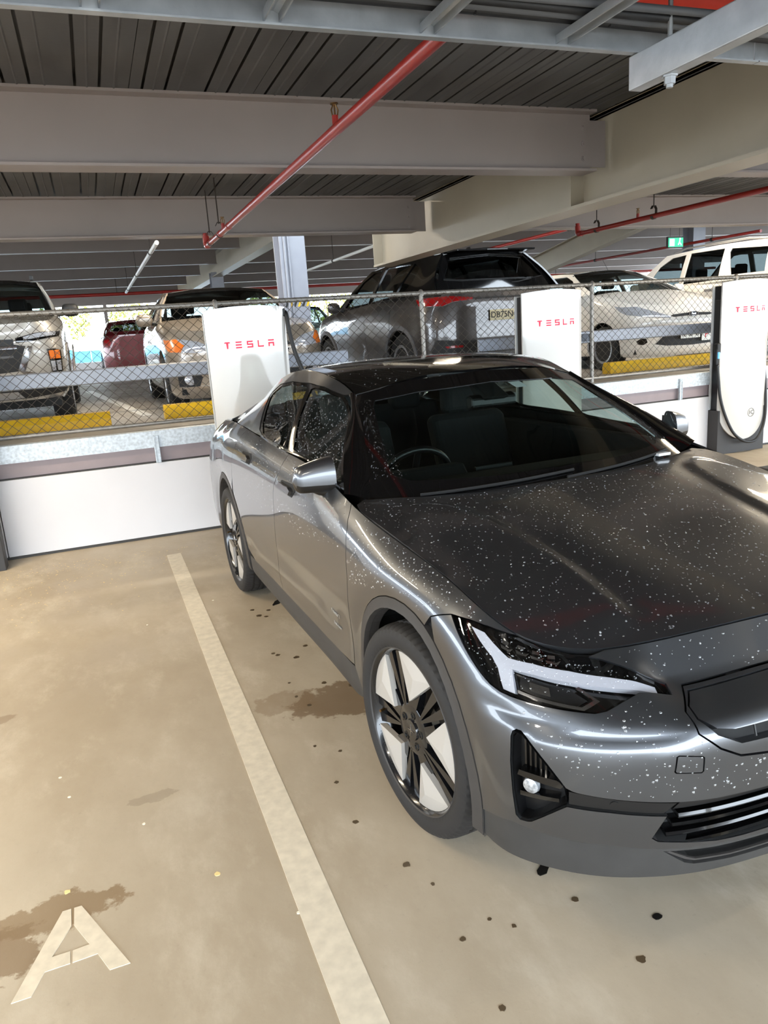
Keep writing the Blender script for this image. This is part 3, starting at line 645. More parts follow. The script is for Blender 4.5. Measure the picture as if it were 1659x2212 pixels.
class Grid:
    """tensor spline surface: G[i,j] control points, v knots over i (rows), u knots over j (columns)"""
    def __init__(s,G,u,v,disp=None):
        s.G=np.asarray(G,float); s.u=np.asarray(u,float); s.v=np.asarray(v,float); s.disp=disp
        s.su=Spl(s.u,s.G.transpose(1,0,2))          # columns -> rows of points
    def base(s,u,v):
        u=np.atleast_1d(u); v=np.atleast_1d(v)
        C=s.su(u)                                    # n,K,3
        n,K,_=C.shape; t=s.v; h=np.diff(t)
        A=np.zeros((K,K)); A[0,0]=A[-1,-1]=1
        for i in range(1,K-1): A[i,i-1]=h[i-1]; A[i,i]=2*(h[i-1]+h[i]); A[i,i+1]=h[i]
        B=np.zeros_like(C); d=np.diff(C,axis=1)/h[None,:,None]; B[:,1:-1]=6*(d[:,1:]-d[:,:-1])
        M=np.einsum('ij,njk->nik',np.linalg.inv(A),B)
        x=np.clip(v,t[0],t[-1]); i=np.clip(np.searchsorted(t,x,side='right')-1,0,K-2); hh=(t[i+1]-t[i])[:,None]
        a=((t[i+1]-x)[:,None])/hh; b=((x-t[i])[:,None])/hh; r=np.arange(n)
        return a*C[r,i]+b*C[r,i+1]+((a**3-a)*M[r,i]+(b**3-b)*M[r,i+1])*hh*hh/6
    def bn(s,u,v,f,e=2e-3):
        u=np.atleast_1d(np.asarray(u,float)); v=np.atleast_1d(np.asarray(v,float))
        du=f(np.minimum(u+e,s.u[-1]),v)-f(np.maximum(u-e,s.u[0]),v)
        dv=f(u,np.minimum(v+e,s.v[-1]))-f(u,np.maximum(v-e,s.v[0]))
        n=np.cross(du,dv); return n/np.maximum(np.linalg.norm(n,axis=1,keepdims=True),1e-12)
    def pt(s,u,v):
        p=s.base(u,v)
        if s.disp is None: return p
        return p+s.bn(u,v,s.base)*s.disp(np.atleast_1d(u),np.atleast_1d(v),p)[:,None]
    def nrm(s,u,v): return s.bn(u,v,s.pt,3e-3)
# half body wall, side at negative x.  rows bottom->top, columns front centre -> rear centre.   (w,y,z)
WALL=[
# front centre x=0
[(0,-.775,.14),(0,-.815,.185),(0,-.835,.30),(0,-.852,.42),(0,-.862,.54),(0,-.845,.655),(0,-.750,.728),(0,-.645,.800)],
[(.26,-.765,.14),(.26,-.80,.185),(.26,-.822,.30),(.26,-.838,.42),(.26,-.848,.54),(.26,-.83,.65),(.26,-.733,.722),(.26,-.625,.797)],
[(.50,-.725,.14),(.505,-.76,.185),(.51,-.785,.30),(.515,-.80,.42),(.515,-.808,.54),(.51,-.79,.645),(.495,-.695,.714),(.48,-.59,.787)],
[(.68,-.635,.14),(.70,-.665,.185),(.715,-.69,.30),(.722,-.705,.42),(.725,-.71,.54),(.715,-.69,.645),(.69,-.61,.725),(.65,-.53,.785)],
[(.79,-.51,.14),(.82,-.53,.185),(.84,-.555,.30),(.848,-.565,.42),(.85,-.565,.54),(.84,-.545,.65),(.81,-.49,.745),(.755,-.44,.812)],
[(.835,-.39,.14),(.87,-.40,.185),(.892,-.42,.30),(.898,-.425,.42),(.90,-.425,.54),(.89,-.41,.665),(.862,-.38,.775),(.80,-.35,.855)],
[(.85,-.2,.14),(.885,-.2,.185),(.908,-.2,.30),(.916,-.2,.42),(.92,-.2,.56),(.915,-.2,.70),(.885,-.195,.83),(.818,-.19,.90)],
[(.85,.0,.15),(.885,.0,.19),(.912,.0,.30),(.922,.0,.44),(.928,.0,.60),(.925,.0,.745),(.898,.0,.86),(.826,.0,.928)],
[(.84,.42,.17),(.88,.42,.21),(.908,.42,.32),(.912,.42,.46),(.924,.42,.63),(.927,.42,.79),(.913,.42,.915),(.858,.42,.995)],
[(.82,.8,.18),(.872,.8,.22),(.90,.8,.32),(.902,.8,.46),(.922,.8,.64),(.928,.8,.81),(.917,.8,.96),(.853,.8,1.062)],
[(.82,1.4,.18),(.872,1.4,.22),(.90,1.4,.32),(.900,1.4,.46),(.922,1.4,.64),(.929,1.4,.82),(.917,1.4,.985),(.846,1.4,1.092)],
[(.82,2.0,.19),(.876,2.0,.23),(.905,2.0,.33),(.908,2.0,.46),(.925,2.0,.64),(.930,2.0,.82),(.915,2.0,1.0),(.832,2.0,1.107)],
[(.84,2.4,.19),(.885,2.4,.23),(.912,2.4,.33),(.922,2.4,.46),(.930,2.4,.64),(.930,2.4,.82),(.907,2.4,1.005),(.812,2.4,1.112)],
[(.85,2.735,.20),(.89,2.735,.24),(.915,2.735,.33),(.925,2.735,.46),(.930,2.735,.64),(.924,2.735,.82),(.893,2.735,1.0),(.788,2.735,1.108)],
[(.83,3.12,.22),(.87,3.13,.26),(.895,3.15,.36),(.905,3.15,.48),(.908,3.15,.65),(.898,3.15,.83),(.862,3.14,.985),(.757,3.12,1.09)],
[(.79,3.42,.25),(.83,3.43,.29),(.858,3.46,.38),(.868,3.48,.50),(.872,3.48,.66),(.86,3.47,.84),(.82,3.45,.975),(.73,3.42,1.07)],
[(.66,3.58,.27),(.69,3.60,.31),(.715,3.64,.40),(.725,3.66,.52),(.73,3.66,.68),(.715,3.64,.85),(.68,3.62,.97),(.62,3.59,1.055)],
[(.36,3.64,.28),(.37,3.67,.32),(.38,3.71,.41),(.385,3.725,.53),(.385,3.72,.68),(.38,3.70,.85),(.37,3.69,.97),(.35,3.67,1.055)],
[(0,3.66,.28),(0,3.69,.32),(0,3.73,.41),(0,3.735,.53),(0,3.73,.68),(0,3.71,.85),(0,3.70,.97),(0,3.68,1.055)],
]
GW=np.array(WALL).transpose(1,0,2).copy(); GW[:,:,0]*=-1
mid=GW[4]; U=np.r_[0,np.cumsum(np.linalg.norm(np.diff(mid[:,:],axis=0),axis=1))]
V=np.array([.12,.18,.30,.43,.58,.74,.87,.99])
def smooth(x,a,b): t=np.clip((x-a)/(b-a),0,1); return t*t*(3-2*t)
def wdisp(u,v,p):
    d=np.zeros(len(p))
    for yc,s in((0.,1.),(2.735,1.)):
        r=np.hypot(p[:,1]-yc,p[:,2]-.345)
        side=smooth(-p[:,0],.78,.86)
        d+=.012*s*side*np.exp(-((r-.43)/.06)**2)      # arch flare
    # hollow in the lower doors
    door=smooth(p[:,1],.55,.9)*(1-smooth(p[:,1],1.9,2.25))
    d-=.012*door*np.exp(-((p[:,2]-.47)/.08)**2)
    tent=lambda q,w:np.maximum(0,1-np.abs(q)/w)
    # nose crease, bumper fold and the shoulder line
    vc=.886+.08*np.clip((u-.45)/.26,0,1)
    d+=.033*np.where(v<vc,np.clip((v-.755)/(vc-.755),0,1),np.clip((.992-v)/(.992-vc),0,1))*(1-smooth(u,.47,.60))+.006*tent(v-(.745-.055*(1-np.clip(u,.4,1.)/1.)*1.2),.05)*smooth(u,.45,.62)*(1-smooth(u,.96,1.12))
    d+=.004*tent(v-(.852+.012*(u-2.)),.06)*smooth(u,1.95,2.5)*(1-smooth(u,3.9,4.4))
    return d
bodywall=Grid(GW,U,V,wdisp)

class HF:
    """height field fitted through scattered points: h(a,b), cubic radial basis + linear"""
    def __init__(s,pts,order,mirror=True,lam=1e-4):
        P=np.array(pts,float)                       # rows (a,b,h)
        if mirror: Q=P[P[:,0]>1e-6].copy(); Q[:,0]*=-1; P=np.vstack([P,Q])
        s.P=P[:,:2]; n=len(P); s.order=order
        r=np.linalg.norm(s.P[:,None]-s.P[None],axis=2)**3
        A=np.zeros((n+3,n+3)); A[:n,:n]=r+lam*np.eye(n); A[:n,n]=1; A[:n,n+1:]=s.P; A[n:,:n]=A[:n,n:].T
        s.c=np.linalg.solve(A,np.r_[P[:,2],0,0,0])
    def h(s,a,b):
        q=np.stack([a,b],1); r=np.linalg.norm(q[:,None]-s.P[None],axis=2)**3
        n=len(s.P); return r@s.c[:n]+s.c[n]+q@s.c[n+1:]
    def pt(s,a,b):
        a=np.atleast_1d(np.asarray(a,float)); b=np.atleast_1d(np.asarray(b,float)); h=s.h(a,b)
        out={}
        for k,val in zip(s.order,(a,b,h)): out[k]=val
        return np.stack([-out['w'],out['y'],out['z']],1)
    def nrm(s,a,b,e=3e-3):
        a=np.atleast_1d(np.asarray(a,float)); b=np.atleast_1d(np.asarray(b,float))
        n=np.cross(s.pt(a+e,b)-s.pt(a-e,b),s.pt(a,b+e)-s.pt(a,b-e)); n/=np.linalg.norm(n,axis=1,keepdims=True)
        # outward: up / away from centre
        ref=np.stack([-np.ones(len(a))*(1 if s.order=='yzw' else 0),-np.ones(len(a))*(1 if s.order=='wzy' else 0),np.ones(len(a))*.8],1)
        return n*np.sign((n*ref).sum(1,keepdims=True))
HOOD=[(0,-.645,.80),(.26,-.625,.797),(.48,-.59,.787),(.65,-.53,.785),(.755,-.44,.812),(.80,-.35,.855),(.818,-.19,.90),(.826,0,.928),(.858,.42,.995),(.845,.2,.962),
 (0,-.5,.842),(0,-.25,.90),(0,.1,.967),(0,.38,1.008),(.45,.40,1.006),(.7,.47,1.008),(.45,-.3,.882),(.5,0,.945),(.6,.25,.985),(.7,-.2,.888)]
hood0=HF(HOOD,'wyz')
ROOF=[(0,1.02,1.418),(0,1.3,1.453),(0,1.7,1.474),(0,2.1,1.458),(0,2.5,1.395),(0,2.9,1.285),(0,3.3,1.165),(0,3.65,1.085),
 (.575,1.125,1.352),(.58,1.311,1.407),(.585,1.525,1.436),(.59,1.814,1.444),(.59,2.131,1.416),(.60,2.4,1.35),(.62,2.666,1.254),(.66,3.08,1.135),(.70,3.397,1.06),
 (.35,1.05,1.400),(.35,1.75,1.466),(.757,3.12,1.088),(.728,3.42,1.068),(.62,3.58,1.054),(.35,3.67,1.054)]
roof=HF(ROOF,'wyz')
SIDE=[(.5,1.03,.857),(.8,1.062,.853),(1.4,1.092,.846),(2.0,1.107,.832),(2.4,1.112,.812),(2.735,1.108,.788),(3.12,1.09,.757),
 (1.125,1.352,.585),(1.311,1.407,.588),(1.525,1.436,.592),(1.814,1.444,.596),(2.131,1.416,.597),(2.4,1.35,.607),(2.666,1.254,.627),(3.08,1.13,.69),
 (1.4,1.25,.748),(1.9,1.25,.738),(.85,1.2,.735)]
side=HF(SIDE,'yzw',mirror=False)
WS=[(0,1.0,.365),(.4,1.0,.40),(.6,1.0,.455),(.78,1.0,.555),(0,1.418,1.02),(.35,1.400,1.05),(.575,1.352,1.135),(0,1.21,.68),(.4,1.21,.72),(.68,1.19,.84)]
ws=HF(WS,'wzy')
# ------------------------------------------------------------------ panels cut from smooth surfaces
def pip(P, poly):
    x, y = P[:, 0], P[:, 1]; ins = np.zeros(len(P), bool); n = len(poly); j = n-1
    for i in range(n):
        xi, yi = poly[i]; xj, yj = poly[j]
        c = ((yi > y) != (yj > y)) & (x < (xj-xi)*(y-yi)/((yj-yi) if yj != yi else 1e-12)+xi)
        ins ^= c; j = i
    return ins
def densify(poly, step):
    out = []; n = len(poly)
    for i in range(n):
        a, b = np.array(poly[i], float), np.array(poly[(i+1) % n], float); k = max(1, int(np.ceil(np.linalg.norm(b-a)/step)))
        out += [a+(b-a)*t/k for t in range(k)]
    return np.array(out)
def area2(p): return sum(p[i][0]*p[(i+1) % len(p)][1]-p[(i+1) % len(p)][0]*p[i][1] for i in range(len(p)))
def inset(poly, g, keep=None):
    """move every edge inwards by g; edges on u==keep stay"""
    p = [np.array(q, float) for q in poly]
    if area2(p) < 0: p = p[::-1]
    n = len(p); out = []
    def off(a, b):
        d = b-a; L = np.linalg.norm(d); nrm = np.array([-d[1], d[0]])/max(L, 1e-9)
        if keep is not None and abs(a[0]-keep) < 1e-6 and abs(b[0]-keep) < 1e-6: return a, d, 0
        return a+nrm*g, d, g
    for i in range(n):
        a0, d0, g0 = off(p[i-1], p[i]); a1, d1, g1 = off(p[i], p[(i+1) % n])
        cr = d0[0]*d1[1]-d0[1]*d1[0]
        if abs(cr) < 1e-4*np.linalg.norm(d0)*np.linalg.norm(d1): q = a1
        else:
            t = ((a1[0]-a0[0])*d1[1]-(a1[1]-a0[1])*d1[0])/cr; q = a0+d0*t
            if np.linalg.norm(q-p[i]) > 3*abs(g): q = p[i]+(q-p[i])/np.linalg.norm(q-p[i])*3*abs(g)
        out.append(q)
    return [tuple(q) for q in out]
def orient(S, P, N):
    if isinstance(S, Grid):
        y1 = S.G[:, :, 1].max()-.5
        ref = np.stack([P[:, 0], P[:, 1]-np.clip(P[:, 1], -.15, y1), .25*(P[:, 2]-.55)], 1)
        return N*np.where((N*ref).sum(1, keepdims=True) < 0, -1., 1.)
    return N
def cut(S, poly, res=.03, offs=0., thick=.012, holes=(), sym=False, gap=0.):
    """triangulated piece of surface S inside poly, with a turned edge; returns verts, faces, loop normals"""
    if gap:
        poly = inset(poly, gap, 0. if sym else None); holes = [inset(h, -gap) if area2(h) > 0 else inset(h[::-1], -gap) for h in holes]
    loops = [densify(poly, res)]+[densify(h, res) for h in holes]
    pts = np.vstack(loops); edges = []; o = 0
    for l in loops: edges += [(o+i, o+(i+1) % len(l)) for i in range(len(l))]; o += len(l)
    lo, hi = pts.min(0), pts.max(0)
    gx, gy = np.meshgrid(np.arange(lo[0]+res*.5, hi[0], res), np.arange(lo[1]+res*.5, hi[1], res)); gp = np.stack([gx.ravel(), gy.ravel()], 1)
    if len(gp):
        k = pip(gp, loops[0])
        for h in loops[1:]: k &= ~pip(gp, h)
        gp = gp[k]
        if len(gp):
            d = np.full(len(gp), 9.)
            for q in range(0, len(pts), 400): d = np.minimum(d, np.linalg.norm(gp[:, None]-pts[None, q:q+400], axis=2).min(1))
            gp = gp[d > res*.45]
    allp = np.vstack([pts, gp]) if len(gp) else pts
    vo, _, fo, vids, _, _ = delaunay_2d_cdt([Vector(p) for p in allp], edges, [], 0, 1e-7, True)
    vp = np.array([(v.x, v.y) for v in vo]); F = np.array([f for f in fo if len(f) == 3])
    cen = vp[F].mean(1); k = pip(cen, loops[0])
    for h in loops[1:]: k &= ~pip(cen, h)
    F = F[k]
    P = S.pt(vp[:, 0], vp[:, 1]); N = orient(S, P, S.nrm(vp[:, 0], vp[:, 1]))
    if sym: N[np.abs(vp[:, 0]) < 1e-5, 0] = 0; N /= np.linalg.norm(N, axis=1, keepdims=True)
    P = P+N*offs
    if sym: P[np.abs(vp[:, 0]) < 1e-5, 0] = 0
    # face winding
    fn = np.cross(P[F[:, 1]]-P[F[:, 0]], P[F[:, 2]]-P[F[:, 0]]); flip = (fn*N[F].mean(1)).sum(1) < 0; F[flip] = F[flip][:, ::-1]
    verts = [tuple(p) for p in P]; faces = [tuple(int(i) for i in f) for f in F]; nor = [[tuple(N[i]) for i in f] for f in faces]
    if thick:
        cnt = {}
        for f in faces:
            for a, b in ((f[0], f[1]), (f[1], f[2]), (f[2], f[0])): cnt[(a, b)] = cnt.get((a, b), 0)+1
        for (a, b) in list(cnt):
            if (b, a) in cnt: continue
            if sym and abs(vp[a][0]) < 1e-5 and abs(vp[b][0]) < 1e-5: continue
            o = len(verts); A, B = P[a], P[b]; A2, B2 = A-N[a]*thick, B-N[b]*thick
            verts += [tuple(A), tuple(B), tuple(B2), tuple(A2)]; fnn = np.cross(A2-A, B-A); fnn = fnn/max(np.linalg.norm(fnn), 1e-9)
            faces.append((o, o+3, o+2, o+1)); nor.append([tuple(fnn)]*4)
    return verts, faces, nor
def mirrored(d):
    v, f, n = d
    return [(-x, y, z) for x, y, z in v], [q[::-1] for q in f], [[(-a, b, c) for a, b, c in q[::-1]] for q in n]
def joined(*ds):
    V, F, N = [], [], []
    for v, f, n in ds: o = len(V); V += v; F += [tuple(i+o for i in q) for q in f]; N += n
    return V, F, N
def skin(name, d, m, parent):
    v, f, n = d; me = bpy.data.meshes.new(name); me.from_pydata(v, [], f); me.materials.append(MATS[m])
    me.polygons.foreach_set('use_smooth', [True]*len(f)); me.update()
    me.normals_split_custom_set([x for q in n for x in q])
    return link(name, me, parent)
def both(name, S, poly, m, parent, **kw):
    pa, pb = parent if isinstance(parent, tuple) else (parent, parent)
    d = cut(S, poly, **kw); return skin(name, d, m, pa), skin(name, mirrored(d), m, pb)
def whole(name, S, poly, m, parent, **kw):
    d = cut(S, poly, sym=True, **kw); return skin(name, joined(d, mirrored(d)), m, parent)

# ------------------------------------------------------------------ car materials
def paint(name, col, metal=.75, rough=.34, coat=1.):
    m = mat(name, col, rough, metal, coat); nt = m.node_tree; b = nt.nodes['Principled BSDF']
    b.inputs['Coat Roughness'].default_value = .02
    return m
paint('paint_grey', (90, 92, 96), .9, .35)
mat('gloss_black', (10, 10, 11), .08, coat=.5); mat('satin_black', (14, 14, 15), .36); mat('rough_black', (14, 14, 14), .8); mat('arch_grey', (52, 49, 47), .55, noise=.06, nscale=30)
mat('lip_grey', (50, 49, 48), .5, noise=.12, nscale=14); mat('cabin_black', (13, 13, 14), .75); mat('cabin_grey', (17, 18, 19), .85, noise=.08, nscale=90)
mat('tyre_rubber', (28, 26, 25), .72, noise=.08, nscale=20); mat('wheel_silver', (172, 167, 160), .4, metal=.1); mat('wheel_black', (18, 19, 22), .18, coat=.4)
mat('drl_white', (186, 186, 192), .25, coat=.5); mat('lamp_chrome', (190, 194, 200), .15, metal=.6, noise=.5, nscale=90); mat('chrome', (205, 205, 208), .12, metal=1.); mat('brake_steel', (120, 112, 104), .35, metal=.9); mat('red_lens', (150, 8, 12), .15, coat=.8)
glass('water', (.93, .94, .95), 1.9, .0, .13); mat('white_plastic', (225, 228, 230), .4); mat('red_plastic', (150, 20, 24), .4)  # white mixed into the drops stands in for their bright sparkle
glass('windscreen_glass', (.52, .60, .57), 1.42); glass('side_glass', (.74, .82, .79), 1.6); glass('lamp_glass', (.92, .93, .94), 1.45); glass('cabin_glass', (.45, .5, .5), 1.5)

# ------------------------------------------------------------------ the dark grey car
CA = .03332; hero = thing('electric_car', 'wet dark grey electric liftback with black glass roof plugged in at the charging post', 'car', (.78693+.90*math.cos(CA), 2.0225+.90*math.sin(CA), 0), CA)
_U, _V = np.meshgrid(np.linspace(0, U[-1], 260), np.linspace(V[0], V[-1], 70)); _U, _V = _U.ravel(), _V.ravel(); _P = bodywall.pt(_U, _V)
def wall_uv(y, z, umin=1.0, umax=5.0):
    k = (_U > umin) & (_U < umax); i = np.argmin((_P[k, 1]-y)**2+(_P[k, 2]-z)**2); u, v = _U[k][i], _V[k][i]
    for _ in range(8):
        f = lambda a, b: bodywall.pt([a], [b])[0][1:]-np.array([y, z])
        r = f(u, v); J = np.stack([(f(u+1e-4, v)-r)/1e-4, (f(u, v+1e-4)-r)/1e-4], 1); s = np.clip(np.linalg.solve(J, -r), -.03, .03); u += s[0]; v += s[1]
        v = min(max(v, V[0]), V[-1])
    return float(u), float(v)
def arch(yc, ry, rz, a0, a1, n=26):
    """points on an arch ellipse from angle a0 to a1 (0 = rearwards, 90 = up), in wall coordinates"""
    return [wall_uv(yc+ry*math.cos(t), .345+rz*math.sin(t)) for t in np.radians(np.linspace(a0, a1, n))]
RO, RI = (.425, .458), (.385, .418)
FA_out = arch(0., *RO, -15, 195); FA_in = arch(0., *RI, -15, 195)
RA_out = arch(2.735, *RO, -12, 192); RA_in = arch(2.735, *RI, -12, 192)
PG = 'paint_grey'
HLT = [(.713, .968), (.784, .980), (.872, .9885), (.948, .9895), (.996, .976), (1.067, .96), (1.15, .937), (1.237, .905)]
HLB = [(1.237, .905), (1.192, .884), (1.144, .862), (1.098, .841), (1.063, .824), (1.022, .806), (.988, .799), (.951, .798), (.904, .799), (.808, .798), (.736, .798), (.705, .807), (.657, .834), (.601, .861), (.557, .860), (.508, .856), (.502, .889)]
HLI = [(.56, .906), (.615, .935), (.67, .957)]
OPB = [(0, .314), (.269, .315), (.35, .316), (.432, .321), (.521, .336), (.593, .349), (.607, .361), (.574, .436), (.717, .455), (.82, .460), (.845, .439), (.887, .401), (.913, .378), (.925, .373), (.945, .371), (.956, .382), (.962, .457), (.965, .572), (.961, .67), (.955, .69), (.945, .70), (.933, .70), (.92, .685), (.869, .603), (.822, .523), (.808, .515), (.795, .511), (.718, .501), (.542, .478), (.45, .471), (.3, .468), (0, .466)]
GRO = [(0, .592), (.312, .598), (.393, .612), (.45, .655), (.501, .722), (.505, .80), (.453, .884), (.212, .885), (0, .885)]
def arch_part(pts, lo, hi):
    return [p for p in pts if lo <= p[0] <= hi]
fa_front = [p for p, t in zip(FA_out, np.linspace(-15, 195, 26)) if t >= 112]
bumper = [(0, .9895), (.25, .9895), (.48, .9895), (.65, .9885), (.713, .968)]+HLI[::-1]+HLB[::-1]+[(1.331, .846)]+fa_front+[(1.10, .318), (.969, .35), (.869, .345), (.717, .336), (.596, .321), (.44, .306), (.266, .298), (0, .295)]+OPB+GRO
TOW = [(.497, .577), (.561, .588), (.565, .594), (.562, .650), (.557, .654), (.499, .640), (.494, .634), (.493, .582)]
front = whole('front_bumper', bodywall, bumper, PG, hero, res=.022, gap=.002, holes=[TOW])
both('tow_cover', bodywall, TOW, PG, hero, res=.015, gap=.002)
# nose panel in the closed grille
GIN = [(0, .648), (.39, .658), (.452, .706), (.488, .772), (.484, .82), (.448, .868), (.21, .870), (0, .870)]
gp = [(0, .716), (.40, .716), (.448, .731), (.481, .776), (.478, .82), (.445, .864), (.21, .866), (0, .866)]
gf = inset(GRO, .004, 0.)
if area2(gf) < 0: gf = gf[::-1]
lo_, hi_ = [p for p in gf], GIN
k0 = min(range(len(gf)), key=lambda i: abs(gf[i][0])+gf[i][1]); gf = gf[k0:]+gf[:k0]      # starts at the lower centre
frame_poly = gf+GIN[::-1]
grl = whole('grille_panel', bodywall, gp, PG, hero, res=.022, offs=-.005, thick=.03)
whole('grille_frame', bodywall, frame_poly, PG, hero, res=.02, offs=-.003, thick=.03)
whole('grille_slot', bodywall, [(0, .64), (.40, .65), (.47, .72), (.45, .75), (.38, .735), (0, .735)], 'rough_black', hero, res=.03, offs=-.03, thick=0)
for s in (-1, 1):
    for k in range(6):
        u = .05+k*.058; p = bodywall.pt([u, u], [.664, .718])
        MB().tube([(s*-p[0][0], p[0][1]+.012, p[0][2]), (s*-p[1][0], p[1][1]+.012, p[1][2])], .003, 5).obj('slot_vane', 'satin_black', grl)
# openings behind the bumper face
def opening(parent):
    op = whole('lower_grille_recess', bodywall, OPB+[(0, .40)], 'rough_black', parent, res=.03, offs=-.045, thick=-.043)
    return op
opn = opening(hero)
for v0, th in ((.331, .010), (.365, .012), (.396, .011), (.427, .013)):      # louvre blades
    us = np.linspace(0, .60-(v0-.33)*.45-.012, 22); a = bodywall.pt(us, np.full(22, v0)); n = orient(bodywall, a, bodywall.nrm(us, np.full(22, v0))); mb = MB(); V_ = []
    for p, q in zip(a, n):
        for (o, h) in ((-.006, -th/2), (-.002, 0), (-.006, th/2), (-.042, th/2), (-.042, -th/2)): V_.append((p[0]+q[0]*o, p[1]+q[1]*o, p[2]+h))
    mb.add(V_, [(i*5+k, i*5+(k+1) % 5, (i+1)*5+(k+1) % 5, (i+1)*5+k) for i in range(21) for k in range(5)]+[tuple(range(105, 110))])
    mb.mirror_x().obj('grille_blade', 'gloss_black', hero, 30)
strip = [(.583, .440), (.717, .459), (.815, .465), (.815, .508), (.795, .506), (.718, .496), (.60, .479), (.55, .472)]
both('bumper_strip', bodywall, strip, 'satin_black', hero, res=.02, offs=-.006, thick=.02)
both('bumper_strip', bodywall, [(0, .436), (.555, .442), (.53, .470), (.30, .462), (0, .460)], 'satin_black', hero, res=.03, offs=-.016, thick=.02)
both('parking_sensor', bodywall, [(.705+.011*math.cos(t), .478+.011*math.sin(t)) for t in np.linspace(0, 2*PI, 15)[:-1]], 'satin_black', hero, res=.008, offs=-.004, thick=.004)
# triangular side intakes with vanes and fog lamps
tri = [(.945, .380), (.955, .46), (.957, .572), (.953, .67), (.944, .69), (.935, .69), (.92, .672), (.868, .59), (.825, .52), (.82, .47), (.85, .445), (.89, .405), (.92, .382)]
intk = both('side_intake', bodywall, tri, 'satin_black', hero, res=.02, offs=-.038, thick=-.036)
for k in range(5):
    u = .935-k*.014; both('intake_vane', bodywall, [(u, .535), (u-.005, .535), (u-.005, .66-k*.022), (u, .665-k*.022)], 'gloss_black', intk, res=.05, offs=-.022+k*.0, thick=.016)
both('fog_hood', bodywall, [(.950, .525), (.836, .512), (.826, .526), (.845, .54), (.945, .545)], 'gloss_black', intk, res=.02, offs=-.006, thick=.03)
both('fog_shelf', bodywall, [(.945, .452), (.84, .462), (.84, .474), (.945, .468)], 'gloss_black', intk, res=.02, offs=-.008, thick=.03)
for s in (-1, 1):
    p = bodywall.pt([.915], [.495])[0]; n = orient(bodywall, np.array([p]), bodywall.nrm([.915], [.495]))[0]
    M = Matrix.Translation((p[0]-n[0]*.022, p[1]-n[1]*.022, p[2])) @ Vector((0, 0, 1)).rotation_difference(Vector(n)).to_matrix().to_4x4()
    fb = MB().lathe([(0, .021), (.006, .023), (.014, .020), (.018, .011), (.019, 0)], 24, 2).xf(M)
    if s == 1: fb.v = [(-x, y, z) for x, y, z in fb.v]
    fb.obj('fog_lamp', 'lamp_chrome', intk[0 if s == -1 else 1], 40)
# lower lip
LB = [(1.10, .318), (.969, .35), (.869, .345), (.717, .336), (.596, .321), (.44, .306), (.266, .298), (0, .295)]
lipo = [(0, .287), (.266, .290), (.43, .297), (.58, .312), (.515, .264), (.487, .254), (.375, .245), (.256, .242), (0, .240)]
lip = LB[::-1]+[(1.118, .30), (1.105, .235), (1.05, .22), (.85, .232), (.61, .235), (.43, .222), (.25, .213), (0, .210)]+lipo[::-1]
lip = [(0, .295)]+LB[::-1][1:]+[(1.122, .30), (1.105, .235), (1.05, .222), (.85, .228), (.61, .226), (.43, .218), (.25, .213), (0, .210), (0, .240), (.256, .242), (.375, .245), (.487, .254), (.515, .264), (.575, .309), (.43, .296), (.266, .289), (0, .287)]
whole('front_lip', bodywall, lip, 'lip_grey', hero, res=.022, offs=-.004, thick=.06)
whole('lip_opening', bodywall, [(0, .235), (.375, .238), (.52, .25), (.60, .318), (.43, .303), (0, .295)], 'rough_black', hero, res=.03, offs=-.05, thick=0)
ls = [(.566, .302), (.512, .271), (.485, .261), (.375, .252), (.256, .249), (0, .247), (0, .252), (.256, .254), (.375, .257), (.482, .266), (.506, .276), (.555, .303)]
whole('lip_bead', bodywall, ls, 'arch_grey', hero, res=.02, offs=-.008, thick=.006)
# headlamps
HL = HLT+HLB[1:]+HLI
lamps = both('headlight', bodywall, HL, 'gloss_black', hero, res=.03, offs=-.045, thick=-.040)
for nm, poly, m, of, th, rs in (('light_signature', [(1.149, .924), (1.084, .939), (1.02, .925), (.972, .912), (.955, .900), (.952, .882), (.947, .808), (.987, .806), (1.004, .862), (1.03, .886)], 'drl_white', -.020, .02, .02),
    ('light_signature', [(.970, .911), (.888, .925), (.774, .927), (.658, .914), (.525, .890), (.530, .871), (.587, .875), (.671, .883), (.779, .890), (.885, .889), (.958, .880)], 'drl_white', -.018, .02, .02),
    ('low_beam_frame', [(.940, .814), (.757, .811), (.705, .845), (.752, .883), (.762, .878), (.720, .847), (.760, .821), (.940, .824)], 'chrome', -.025, .015, .015),
    ('low_beam_box', [(.935, .83), (.77, .828), (.735, .85), (.78, .88), (.93, .872)], 'satin_black', -.040, .003, .03),
    ('low_beam_lens', [(.90, .838), (.84, .838), (.84, .866), (.90, .866)], 'chrome', -.034, .004, .02)):
    both(nm, bodywall, poly, m, lamps, res=rs, offs=of, thick=th)
for u, v in ((.992, .953), (.934, .963), (.881, .966), (.828, .965)):
    both('led_module', bodywall, [(u+.011, v-.008), (u-.013, v-.006), (u-.012, v+.006), (u+.012, v+.004)], 'chrome', lamps, res=.02, offs=-.016, thick=.014)
    both('led_reflector', bodywall, [(u+.018, v-.012), (u+.012, v-.022), (u-.022, v-.020), (u-.032, v-.004), (u-.018, v-.013)], 'chrome', lamps, res=.02, offs=-.022, thick=.01)
both('lamp_lens', bodywall, HL, 'lamp_glass', lamps, res=.025, gap=.003, offs=-.001, thick=0)
